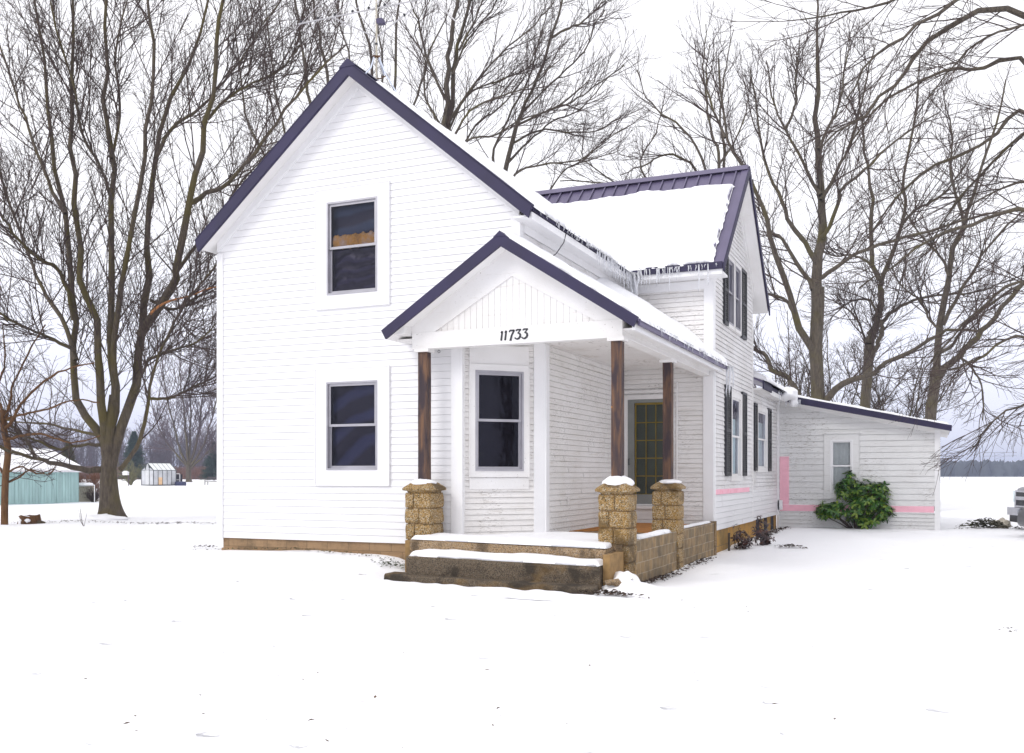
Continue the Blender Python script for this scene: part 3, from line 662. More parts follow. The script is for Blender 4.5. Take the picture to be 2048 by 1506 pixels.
# porch floor, low walls, steps
m_ = MB(); m_.prism([(-6.8, 12.62, .10), (-3.86, 12.62, .10), (-3.86, YW, .10), (XR, YW, .10), (XR, 14.22, .10), (-6.63, Y0, .10), (-6.8, Y0, .10)], (0, 0, .25)); porch_floor = obj('porch_floor', m_, 'steptan', house)
m_ = MB(); vs = []; 
cpt = [(-5.57, 15.2), (-5.0, 15.7), (-4.25, 15.4), (-4.2, 18.36), (-5.55, 18.38)]
m_.prism([(p[0], p[1], .352) for p in cpt], (0, 0, .012)); obj('carpet', m_, simple('rust_carpet', (.42, .17, .03), .95, var=.3, vscale=9, bscale=80), porch_floor)
m_ = MB()
for (ya, yb_, zt) in ((13.04, 15.42, .385), (15.82, 18.38, .40)):
    n_ = 14
    for i in range(n_):
        y0_, y1_ = ya+(yb_-ya)*i/n_, ya+(yb_-ya)*(i+1)/n_; q0, q1 = .006*math.sin(y0_*7), .006*math.sin(y1_*7)
        m_.hexa([(-3.95, y0_, -.5), (-3.80+q0, y0_, -.5), (-3.80+q1, y1_, -.5), (-3.95, y1_, -.5), (-3.95, y0_, zt), (-3.80+q0, y0_, zt), (-3.80+q1, y1_, zt), (-3.95, y1_, zt)])
obj('low_wall', m_, 'wallblock', house)
m_ = MB(); m_.box(-3.97, -3.80, 12.9, 13.04, .1, .42); obj('wall_end', m_, 'steptan', house); m_ = MB(); m_.box(-3.96, -3.78, 18.37, 18.5, -.3, .42); obj('wall_end', m_, 'steptan', house)
def rough_slab(name, c8, mat, parent, n_=40, amp=.012):
    """long block with worn, slightly wandering edges; c8 as hexa corners"""
    mb = MB(); a = [Vector(q) for q in c8]; rows = []
    prof = [(0, 0), (0, .06), (0, .5), (0, .92), (.06, 1.0), (1, 1.0), (1, 0)]
    for i in range(n_+1):
        t = i/n_; f0 = a[0].lerp(a[1], t); b0 = a[3].lerp(a[2], t); f1 = a[4].lerp(a[5], t); b1 = a[7].lerp(a[6], t); row = []
        for (u, v) in prof:
            q = f0.lerp(b0, u).lerp(f1.lerp(b1, u), v)
            k = mnoise.noise(Vector((q.x*2.2, q.z*5+len(row), q.y)))*amp+mnoise.noise(Vector((q.x*9, q.z*14, 3)))*amp*.5
            if u < .5: q = q+Vector((0, -k, k*.6))
            row.append(q)
        rows.append(row)
    m1_ = len(prof); mb.add([q for r in rows for q in r], [(i*m1_+j, (i+1)*m1_+j, (i+1)*m1_+(j+1) % m1_, i*m1_+(j+1) % m1_) for i in range(n_) for j in range(m1_)]+[tuple(range(m1_))[::-1], tuple(range(n_*m1_, (n_+1)*m1_))])
    return obj(name, mb, mat, parent)
rough_slab('upper_step', [(-6.94, 12.25, -.2), (-3.98, 12.25, -.25), (-3.98, 12.64, -.25), (-6.94, 12.64, -.2), (-6.94, 12.25, .368), (-3.98, 12.25, .302), (-3.98, 12.64, .33), (-6.94, 12.64, .37)], 'steptan', house)
rough_slab('lower_step', [(-6.80, 11.90, -.30), (-3.94, 11.88, -.32), (-3.96, 12.26, -.3), (-6.83, 12.26, -.3), (-6.80, 11.90, .158), (-3.935, 11.88, .112), (-3.96, 12.26, .112), (-6.83, 12.26, .158)], 'step', house)
rough_slab('ground_slab', [(-7.15, 11.84, -.35), (-3.93, 11.62, -.38), (-3.96, 12.0, -.35), (-7.15, 12.1, -.3), (-7.12, 11.84, -.095), (-3.93, 11.62, -.130), (-3.96, 12.0, -.11), (-7.1, 12.1, -.09)], 'step', house)
m_ = MB(); m_.prism([(-3.935, 12.02, -.3), (-3.84, 12.02, -.3), (-3.84, 12.64, -.3), (-3.935, 12.64, -.3)], (0, 0, .56)); oc = simple('ochre_cement', (.27, .165, .065), .9, var=.3, vscale=6, bscale=40); obj('step_cheek', m_, oc, house)
m_ = MB(); m_.box(-7.03, -6.945, 12.27, 12.64, -.2, .35); obj('step_cheek', m_, oc, house)
# door: white frame, grey storm door, mustard fifteen-light door behind its glass
m_ = MB()
for (a0, a1, z0_, z1_) in ((.01, .09, .60, 2.87), (.95, 1.03, .60, 2.87), (.09, .95, 2.785, 2.87)): wr.box(m_, a0, a1, -.05, .035, z0_, z1_)
wr.box(m_, -.0, 1.06, 0, .055, 2.90, 2.96); wr.box(m_, 1.06, 1.09, 0, .03, .5, 3.10); wr.box(m_, .0, 1.06, 0, .07, .64, .70)
door_frame = obj('door_frame', m_, 'oldtrim', house)
m_ = MB(); wr.box(m_, .09, .22, -.03, .01, .73, 2.785); wr.box(m_, .86, .95, -.03, .01, .73, 2.785); wr.box(m_, .22, .86, -.03, .01, 2.72, 2.785); wr.box(m_, .22, .86, -.03, .01, .73, .92)
door = obj('front_door', m_, 'greydoor', house)
m_ = MB()
wr.box(m_, .22, .252, -.055, -.035, .90, 2.72); wr.box(m_, .84, .86, -.055, -.035, .90, 2.72); wr.box(m_, .25, .84, -.055, -.035, .90, .93); wr.box(m_, .25, .84, -.055, -.035, 2.68, 2.72)
for k in (1, 2): wr.box(m_, .25+.197*k-.009, .25+.197*k+.009, -.054, -.036, .93, 2.68)
for k in range(1, 5): wr.box(m_, .25, .84, -.053, -.037, .93+.35*k-.009, .93+.35*k+.009)
obj('glazing_bars', m_, 'yellow', door)
m_ = MB(); P = wr.P; m_.quad(P(.22, -.02, .92), P(.86, -.02, .92), P(.86, -.02, 2.72), P(.22, -.02, 2.72)); obj('pane', m_, glass_mat('storm_glass', (.75, .78, .72), .15), door)
m_ = MB(); m_.quad(P(.09, -.075, .7), P(.95, -.075, .7), P(.95, -.075, 2.78), P(.09, -.075, 2.78)); obj('door_panel', m_, simple('dark_green_glass', (.10, .115, .095), .3), door)
m_ = MB(); m_.tube([P(.125, .02, 1.62), P(.125, .06, 1.62), P(.125, .06, 1.50), P(.125, .02, 1.50)], .01, 6); obj('handle', m_, 'shutter', door)
# shutters with raked louvres
def shutter(wall, s0, s1, z0, z1):
    m_ = MB(); t = .045; o = .035
    wall.box(m_, s0, s0+t, .0, o+.02, z0, z1); wall.box(m_, s1-t, s1, .0, o+.02, z0, z1)
    for zz in (z0, (z0+z1)/2-.03, z1-.06): wall.box(m_, s0+t, s1-t, .0, o+.018, zz, zz+.06)
    z = z0+.07; P = wall.P
    while z < z1-.08:
        m_.hexa([P(s0+t, .052, z), P(s1-t, .052, z), P(s1-t, .046, z-.006), P(s0+t, .046, z-.006), P(s0+t, .025, z+.042), P(s1-t, .025, z+.042), P(s1-t, .018, z+.036), P(s0+t, .018, z+.036)]); z += .044
    obj('shutter', m_, 'shutter', house)
shutter(ww, .92, 1.30, 4.32, 5.72); shutter(ww, 2.84, 3.40, 4.30, 5.80)
shutter(ww, 1.06, 1.60, 1.28, 3.12); shutter(ww, 2.90, 3.42, 1.28, 3.12)
shutter(wb, .26, .62, 1.40, 3.0); shutter(wb, 2.28, 2.80, 1.40, 3.0)
m_ = MB(); m_.box(-6.93, -6.62, 13.02, 13.18, 3.24, 3.36); bk = obj('light_bracket', m_, 'oldtrim', house)
m_ = MB(); m_.tube([(-6.86, 13.0, 3.24), (-6.86, 13.0, 3.19)], .004, 5); m_.tube([(-6.86+.02*math.sin(k*.785), 13.0, 3.17+.02*math.cos(k*.785)) for k in range(9)], .004, 5); obj('hook', m_, 'shutter', bk)
m_ = MB(); wsd.box(m_, .95, 1.03, .012, .03, .80, .93); obj('outlet', m_, 'oldtrim', house)
# ---------------------------------------------------------------- snow blankets
def snow_patch(name, P_, nu, nv, th, label, edge=.18, soft=(1, 1, 1, 1), seed=0, rag=.0, lump=.25, group=None, nrm=(0, 0, 1), size=(1., 1.)):
    """P_(u, v) -> point on the bare surface; top face bulges by th, rounding off towards the soft edges"""
    Nn = Vector(nrm); V = []; su, sv = size
    for i in range(nu+1):
        for j in range(nv+1):
            u, v = i/nu, j/nv; du = min(u*su if soft[0] else 9, (1-u)*su if soft[1] else 9); dv = min(v*sv if soft[2] else 9, (1-v)*sv if soft[3] else 9)
            uu, vv = u, v
            p = Vector(P_(u, v)); q = p*1.0
            if rag:
                k = rag*(mnoise.noise(Vector((q.x*2.4, q.y*2.4, seed)))+.6*mnoise.noise(Vector((q.x*8, q.y*8, seed+5))))
                if soft[0]: uu += k/su*(1-u)**6
                if soft[1]: uu += k/su*u**6
                if soft[2]: vv += k/sv*(1-v)**6
                if soft[3]: vv += k/sv*v**6
                p = Vector(P_(uu, vv))
            f = 1.
            for d in (du, dv):
                if d < edge: f *= math.sqrt(max(0, 1-(1-d/edge)**2))
            t = th*f*(1+lump*mnoise.noise(q*1.3+Vector((seed, 0, 0)))+lump*.35*mnoise.noise(q*5+Vector((seed, 0, 0))))
            V.append(p+Nn*(t+.004))
    n0 = len(V); F = []; m2 = nv+1
    for i in range(nu):
        for j in range(nv): F.append((i*m2+j, (i+1)*m2+j, (i+1)*m2+j+1, i*m2+j+1))
    rim = [i*m2 for i in range(nu)]+[nu*m2+j for j in range(nv)]+[i*m2+nv for i in range(nu, 0, -1)]+[j for j in range(nv, 0, -1)]
    low = [V[k]-Nn*(.006) if True else None for k in rim]
    # skirt down to the surface where the edge is cut hard
    base = []
    for k in rim:
        i, j = divmod(k, m2); base.append(Vector(P_(i/nu, j/nv))+Nn*.002)
    V += base; L_ = len(rim)
    for a in range(L_): F.append((rim[a], rim[(a+1) % L_], n0+(a+1) % L_, n0+a))
    o = npmesh(name, np.array([tuple(v) for v in V]), np.array(F), 'snow')
    tag(o, label, 'snow', group); return o
L2 = lambda a, b2, t: a+(b2-a)*t
snow_patch('roof_snow', lambda u, v: (L2(RX+.42, -5.255, u), L2(12.95, 20.55, v), mz(L2(RX+.42, -5.27, u))), 70, 160, .10, 'snow blanket on the right slope of the tall front wing', .10, (1, 1, 1, 0), 3, .09, size=(4, 7.6), lump=.3)
snow_patch('roof_snow', lambda u, v: (L2(-11.42, RX-.8, u), L2(12.98, 23, v), mz(L2(-11.42, RX-.8, u))), 30, 60, .06, 'thin snow on the hidden left slope of the tall front wing', .12, (1, 1, 1, 0), 5, .06, size=(4, 7.6))
snow_patch('roof_snow', lambda u, v: (L2(-8.6, -3.75, u), L2(20.06, 17.885, v), wz(L2(20.06, 17.885, v))+.035), 130, 70, .13, 'thick snow on the wing roof below the bare seamed strip', .14, (0, 1, 1, 1), 8, .09, size=(4.9, 3.3), lump=.35)
def porch_p(u, v):
    x = L2(PX+.03, -3.575, u); yb = 18.42 if x < XW+.03 else 18.62; return (x, L2(12.56, yb, v), pz(x))
def snow_porch():
    return snow_patch('roof_snow', porch_p, 50, 130, .13, 'thick snow on the porch roof running back to the wing wall', .14, (0, 1, 1, 0), 12, .03, size=(2.4, 5.9), lump=.3)
snow_porch()
snow_patch('snow_drift', lambda u, v: (L2(PX+.02, -3.9, u), L2(16.6, 18.42, v), pz(L2(PX+.02, -3.9, u))+.02), 40, 30, .26, 'snow drift heaped in the corner above the porch roof', 1.0, (0, 1, 1, 0), 15, .0, size=(2.0, 1.9), lump=.2)
snow_patch('roof_snow', lambda u, v: (L2(-7.5, PX-.1, u), L2(12.56, Y0-.02, v), pz(L2(-7.5, PX-.1, u))), 30, 12, .012, 'dusting of snow on the left porch slope', .1, (1, 1, 1, 0), 17, .03, size=(2.2, .6))
snow_patch('roof_snow', lambda u, v: (L2(-5.4, -3.50, u), L2(22.9, 26.9, v), 3.50-(L2(-5.4, -3.5, u)+3.6)*.375), 30, 60, .12, 'snow on the low rear roof with its level eave', .12, (0, 1, 0, 0), 19, .05, size=(2, 4), lump=.4)
snow_patch('roof_snow', lambda u, v: (L2(-3.75, .42, u), L2(26.63, 31.5, v), az(L2(-3.75, .42, u))), 60, 40, .075, 'even snow on the annex roof above the dark trim', .09, (0, 1, 1, 1), 21, .02, size=(4.2, 4.9), lump=.35)
def blob(name, c, r, label, seed=0, flat=.5, mat='snow', cat='snow', amp=.5, group=None, nu=22, nv=12):
    m_ = MB(); m_.sphere(c, r, nu, nv, lambda d: amp*mnoise.noise(d*1.6+Vector((seed, 0, 0)))+.4*amp*mnoise.noise(d*4+Vector((seed, 0, 0))))
    o = obj(name, m_, mat, None, True); tag(o, label, cat, group); return o
blob('overhanging_snow', (-3.50, 26.35, 3.44), (.26, .42, .17), 'lump of snow slumped over the corner of the rear roof', 3, amp=.35)
blob('overhanging_snow', (-3.38, 26.62, 3.27), (.12, .14, .16), 'small tongue of snow curling over the annex roof trim', 6, amp=.4)
blob('pier_snow', (-3.99, 12.84, 1.185), (.21, .21, .115), 'rounded snow cap on the front right porch pier', 4, amp=.16)
blob('pier_snow', (-3.95, 15.60, 1.185), (.19, .2, .045), 'thin snow on the rear right porch pier', 8, amp=.2)
blob('pier_snow', (-7.02, 12.80, 1.185), (.19, .19, .06), 'snow patch on the left porch pier', 9, amp=.2)
snow_patch('step_snow', lambda u, v: (L2(-6.90, -3.98, u), L2(12.27, 12.92, v), L2(.366, .318, u)), 90, 24, .07, 'snow on the upper porch step', .05, (1, 1, 1, 1), 31, .03, size=(2.9, .65), lump=.4)
snow_patch('step_snow', lambda u, v: (L2(-6.78, -3.97, u), L2(11.92, 12.24, v), L2(.156, .113, u)), 90, 20, .085, 'thicker snow on the dark lower porch step', .09, (1, 1, 1, 0), 33, .015, size=(2.8, .32), lump=.35)
snow_patch('porch_floor_snow', lambda u, v: (L2(-6.75, -4.3, u)+.0*v, L2(12.86, 15.1-.9*u, v), .352), 70, 40, .035, 'snow blown over the front of the porch floor', .08, (1, 1, 1, 1), 35, .10, size=(2.4, 2.2), lump=.4)
snow_patch('snow_bank', lambda u, v: (L2(-7.5, -3.75, u), L2(11.05, 11.80-.21*u+.05*math.sin(u*26)+.03*math.sin(u*61), v), L2(-.215, -.25, u)), 140, 24, .058, 'scalloped snow lying against the slab under the porch steps', .22, (1, 1, 1, 1), 41, .02, size=(3.7, .65), lump=.9)
blob('snow_heap', (-3.70, 12.18, -.24), (.28, .26, .25), 'small rounded snow heap at the right end of the steps', 44, amp=.45)
blob('snow_heap', (-3.55, 12.02, -.25), (.34, .2, .15), 'lower snow heap sloping away right of the steps', 46, amp=.4)
snow_patch('wall_snow', lambda u, v: (L2(-3.96, -3.80, u), L2(13.3, 15.1, v), .386), 8, 40, .05, 'snow strip on the low porch wall between the right piers', .05, (1, 1, 1, 1), 37, .01, size=(.16, 1.8), lump=.3)
snow_patch('wall_snow', lambda u, v: (L2(-3.96, -3.82, u), L2(15.9, 18.2, v), .401), 8, 40, .035, 'snow strip on the low porch wall next to the wing', .05, (1, 1, 1, 1), 39, .01, size=(.16, 2.3), lump=.3)
# ---------------------------------------------------------------- icicles
def icicle_mesh(seed):
    m_ = MB(); k = 6; n_ = 7; pts = []; rad = []
    for i in range(n_):
        t = i/(n_-1); pts.append((.02*mnoise.noise(Vector((t*3, seed, 0))), .02*mnoise.noise(Vector((t*3, seed, 5))), -t)); rad.append(max(.0015, .014*(1-t)**.7*(1+.25*math.sin(t*17+seed))))
    m_.tube(pts, rad, k); me = bpy.data.meshes.new('icicle'); me.from_pydata(m_.v, [], m_.f); me.shade_smooth(); me.materials.append(M['ice']); return me
IC = [icicle_mesh(i*3.1) for i in range(6)]
def icicle(x, y, z, L_, wdt, label, group):
    o = bpy.data.objects.new('icicle', rnd.choice(IC)); C.objects.link(o); o.location = (x, y, z); o.scale = (wdt, wdt, L_); o.rotation_euler = (0, 0, rnd.uniform(0, 6))
    o['label'] = label; o['category'] = 'icicle'; o['group'] = group
ze = mz(-5.3)-.03
for i in range(78):
    t = rnd.random()**.62; y = 13.0+t*4.9; L_ = rnd.uniform(.05, .12) if t < .55 else rnd.uniform(.10, .30)+.40*max(0, t-.6)*rnd.uniform(.3, 1.8)
    zn = 'front third' if t < .36 else 'middle third' if t < .70 else 'back third'; sz = 'short' if L_ < .12 else 'medium' if L_ < .3 else 'long'
    icicle(-5.262+rnd.uniform(-.01, .012), y, ze+.03, L_, rnd.uniform(.6, 1.25), f'{sz} icicle in the {zn} of the row under the front wing side eave', f'{sz} icicles in the {zn} of the long side eave')
for i in range(5):
    icicle(-5.27+.03*i, 17.82+rnd.uniform(-.05, .05), 5.15, rnd.uniform(.5, .95), rnd.uniform(1.5, 2.4), 'long thick icicle at the inner corner where the two upper eaves meet', 'long icicles at the valley')
for i in range(34):
    t = rnd.random()**1.5; L_ = rnd.uniform(.08, .35)*(1.3-t)+(.35 if rnd.random() < .12 else 0); zn = 'left half' if t < .5 else 'right half'; sz = 'short' if L_ < .2 else 'long'
    icicle(-5.15+1.5*t, 17.862, 5.21, L_, rnd.uniform(.6, 1.3), f'{sz} icicle in the {zn} of the wing front eave above the porch roof', f'{sz} icicles in the {zn} of the wing eave')
for i in range(36):
    t = rnd.random()**.7; zn = 'front third' if t < .34 else 'middle third' if t < .67 else 'back third'
    icicle(-3.578, 12.8+t*5.6, pz(-3.6)+.03, rnd.uniform(.06, .15), rnd.uniform(.5, .9), f'short drip of ice over the {zn} of the porch side eave trim', f'short icicles on the {zn} of the porch eave')
for i in range(7):
    icicle(-3.62+.02*i+rnd.uniform(-.01, .01), 18.52+rnd.uniform(0, .22), pz(-3.6)+.0, rnd.uniform(.35, .72), rnd.uniform(1.2, 2.2), 'long icicle at the back end of the porch eave beside the wing shutter', 'icicles at the end of the porch eave')
for i in range(9):
    icicle(-3.56, 24.9+rnd.random()*1.7, 3.44, rnd.uniform(.12, .45), rnd.uniform(.8, 1.6), 'icicle under the level eave of the low rear roof', 'icicles on the rear eave')
for i in range(7):
    icicle(-3.5+rnd.random()*.4, 26.56, 3.30, rnd.uniform(.1, .25), rnd.uniform(.7, 1.3), 'icicle below the snow lump over the dark annex trim', 'icicles over the annex trim')
m_ = MB(); m_.tube([(-5.30+.0, 14.32, 5.10), (-5.31, 14.25, 4.95), (-5.38, 14.10, 4.75), (-5.48, 13.95, 4.62), (-5.56, 13.78, 4.55)], .008, 5)
tag(obj('loose_cable', m_, 'shutter'), 'black cable curving down from the side eave to the porch roof', 'cable')
# ---------------------------------------------------------------- bare trees
def tubes_np(P_, Rd, k):
    """P_ (N,K,3), Rd (N,K) -> verts, quads of N tubes with k sides"""
    N, K, _ = P_.shape; T = np.gradient(P_, axis=1); T /= np.linalg.norm(T, axis=2, keepdims=True)+1e-9
    ref = np.where(np.abs(T[:, :, 2:3]) > .9, np.array([1., 0, 0]), np.array([0, 0, 1.]))
    A = np.cross(T, ref); A /= np.linalg.norm(A, axis=2, keepdims=True)+1e-9
    # keep a stable frame along each tube
    for i in range(1, K):
        a = A[:, i-1]-T[:, i]*np.sum(A[:, i-1]*T[:, i], 1, keepdims=True); A[:, i] = a/(np.linalg.norm(a, axis=1, keepdims=True)+1e-9)
    B = np.cross(T, A); an = np.arange(k)*2*np.pi/k
    V = P_[:, :, None, :]+Rd[:, :, None, None]*(A[:, :, None, :]*np.cos(an)[None, None, :, None]+B[:, :, None, :]*np.sin(an)[None, None, :, None])
    base = (np.arange(N)*K*k)[:, None, None]; i = np.arange(K-1)[None, :, None]*k; j = np.arange(k)[None, None, :]; j2 = (j+1) % k
    F = np.stack([base+i+j, base+i+j2, base+i+k+j2, base+i+k+j], -1).reshape(-1, 4)
    return V.reshape(-1, 3), F
def join_np(parts):
    V = []; F = []; o = 0
    for v, f in parts: V.append(v); F.append(f+o); o += len(v)
    return np.concatenate(V), np.concatenate(F)
def catmull(pts, K):
    p = np.array(pts, float); n_ = len(p); e_ = np.concatenate([[2*p[0]-p[1]], p, [2*p[-1]-p[-2]]])
    t = np.linspace(0, n_-1, K); i = np.minimum(t.astype(int), n_-2); f = (t-i)[:, None]
    a, b_, c, d = e_[i], e_[i+1], e_[i+2], e_[i+3]
    return .5*(2*b_+(c-a)*f+(2*a-5*b_+4*c-d)*f**2+(-a+3*b_-3*c+d)*f**3)
def unit(a): return a/(np.linalg.norm(a, axis=-1, keepdims=True)+1e-9)
def children(P_, Rd, n_, t0, t1, length, r0, r1, ang, up, wig, K, g, lfun=None, side=None):
    """n_ children on each parent polyline"""
    N, Kp, _ = P_.shape
    t = t0+(t1-t0)*(np.arange(n_)[None, :]+g.random((N, n_)))/n_
    ft = t*(Kp-1); i = np.minimum(ft.astype(int), Kp-2); f = (ft-i)[..., None]; ar = np.arange(N)[:, None]
    p0 = P_[ar, i]*(1-f)+P_[ar, i+1]*f; tg = unit(P_[ar, i+1]-P_[ar, i]); rp_ = Rd[ar, i]*(1-f[..., 0])+Rd[ar, i+1]*f[..., 0]
    plen = np.linalg.norm(np.diff(P_, axis=1), axis=2).sum(1)[:, None]
    L_ = length*(g.uniform(.55, 1.25, (N, n_)))*(1-.45*t)*(np.clip(plen, .3, 8)/np.median(plen))**.35
    pr = unit(np.cross(tg, unit(g.normal(size=tg.shape)))); a = np.radians(ang)*g.uniform(.7, 1.3, (N, n_, 1))
    d = unit(tg*np.cos(a)+pr*np.sin(a)); d[..., 2] += .15*up*6; d = unit(d)
    rs = np.minimum(r0*g.uniform(.7, 1.2, (N, n_)), rp_*.75); re = np.minimum(rs*.8, r1)
    p0, d, L_, rs, re = p0.reshape(-1, 3), d.reshape(-1, 3), L_.reshape(-1), rs.reshape(-1), re.reshape(-1)
    pts = [p0]; st = (L_/(K-1))[:, None]
    for q in range(K-1):
        d = unit(d+g.normal(size=d.shape)*wig+np.array([0, 0, up])); pts.append(pts[-1]+d*st)
    Q = np.stack(pts, 1); tt = np.linspace(0, 1, K)[None, :]; return Q, rs[:, None]*(1-tt)+re[:, None]*tt
def grow_tree(name, limbs, label, bark, seed, spec, twig='twig', cat='tree', group=None, ntrunk=1, rscale=1., cull=None, sparse=0, lscale=1.):
    """limbs: [r0, r1, points]; the first ones are the trunk, the rest the main limbs"""
    g = np.random.default_rng(seed); base = limbs[0][2][0]
    root = thing(name, label, cat, tuple(base), group); K = 18; parts = []; LP = []; LR = []
    for k, (r0, r1, pts) in enumerate(limbs):
        c = catmull(pts, K); t = np.linspace(0, 1, K); rr = (r0+(r1-r0)*t**.8)*rscale*(lscale if k else 1)
        c[2:] += g.normal(size=(K-2, 3))*min(.05, r0*.25)
        if k == 0: rr[0] *= 1.35; rr[1] *= 1.12
        LP.append(c); LR.append(rr)
    LP = np.array(LP); LR = np.array(LR)
    r0 = limbs[0][0]*rscale; tr = catmull(limbs[0][2], 40); tt = np.linspace(0, 1, 40)
    zz_ = tr[:, 2]-tr[0, 2]; rr = (limbs[0][0]*.80+(limbs[0][1]-limbs[0][0]*.80)*tt)*rscale; k_ = 28; an = np.arange(k_)*2*np.pi/k_
    fl = np.exp(-zz_/(r0*.9))[:, None]*(.42+.30*np.cos(an*5+seed)[None, :]+.18*np.cos(an*3+1.3*seed)[None, :]) if cat == 'tree' and limbs[0][2][0][2] > -.35 and r0 > .3 else 0
    wob = .06*np.sin(an*2+seed)[None, :]*np.sin(zz_*1.7+seed)[:, None]+.035*np.sin(an*7+2*np.sin(zz_))[:, None, :].reshape(40, k_) if False else .05*np.sin(an[None, :]*3+zz_[:, None]*1.1+seed)
    rad_ = rr[:, None]*(1+fl+wob)
    TV = np.stack([tr[:, 0:1]+rad_*np.cos(an)[None, :], tr[:, 1:2]+rad_*np.sin(an)[None, :], tr[:, 2:3]+0*rad_], -1).reshape(-1, 3)
    i_ = np.arange(39)[:, None]*k_; j_ = np.arange(k_)[None, :]; TF = np.stack([i_+j_, i_+(j_+1) % k_, i_+k_+(j_+1) % k_, i_+k_+j_], -1).reshape(-1, 4)
    V, F = tubes_np(LP[1:], LR[1:], 12)
    V = V+g.normal(size=V.shape)*.004
    V, F = join_np([(TV, TF), (V, F)])
    npmesh('trunk', V, F, bark, root)
    P0, R0 = LP[ntrunk:], LR[ntrunk:]; cr = []
    P_, Rd = P0, R0; gens = []
    for (n_, t0, t1, ln, r0, r1, an, up, wig, K_, sides) in spec:
        P_, Rd = children(P_, Rd, n_, t0, t1, ln, r0, r1, an, up, wig, K_, g)
        if cull is not None:
            ok = cull(P_)
            if sparse: ok &= ~((P_[:, 0, 2] < sparse) & (g.random(len(P_)) < .45))
            P_, Rd = P_[ok], Rd[ok]
        cr.append(tubes_np(P_, Rd, sides))
    V, F = join_np(cr); npmesh('crown', V, F, twig, root, True); return root
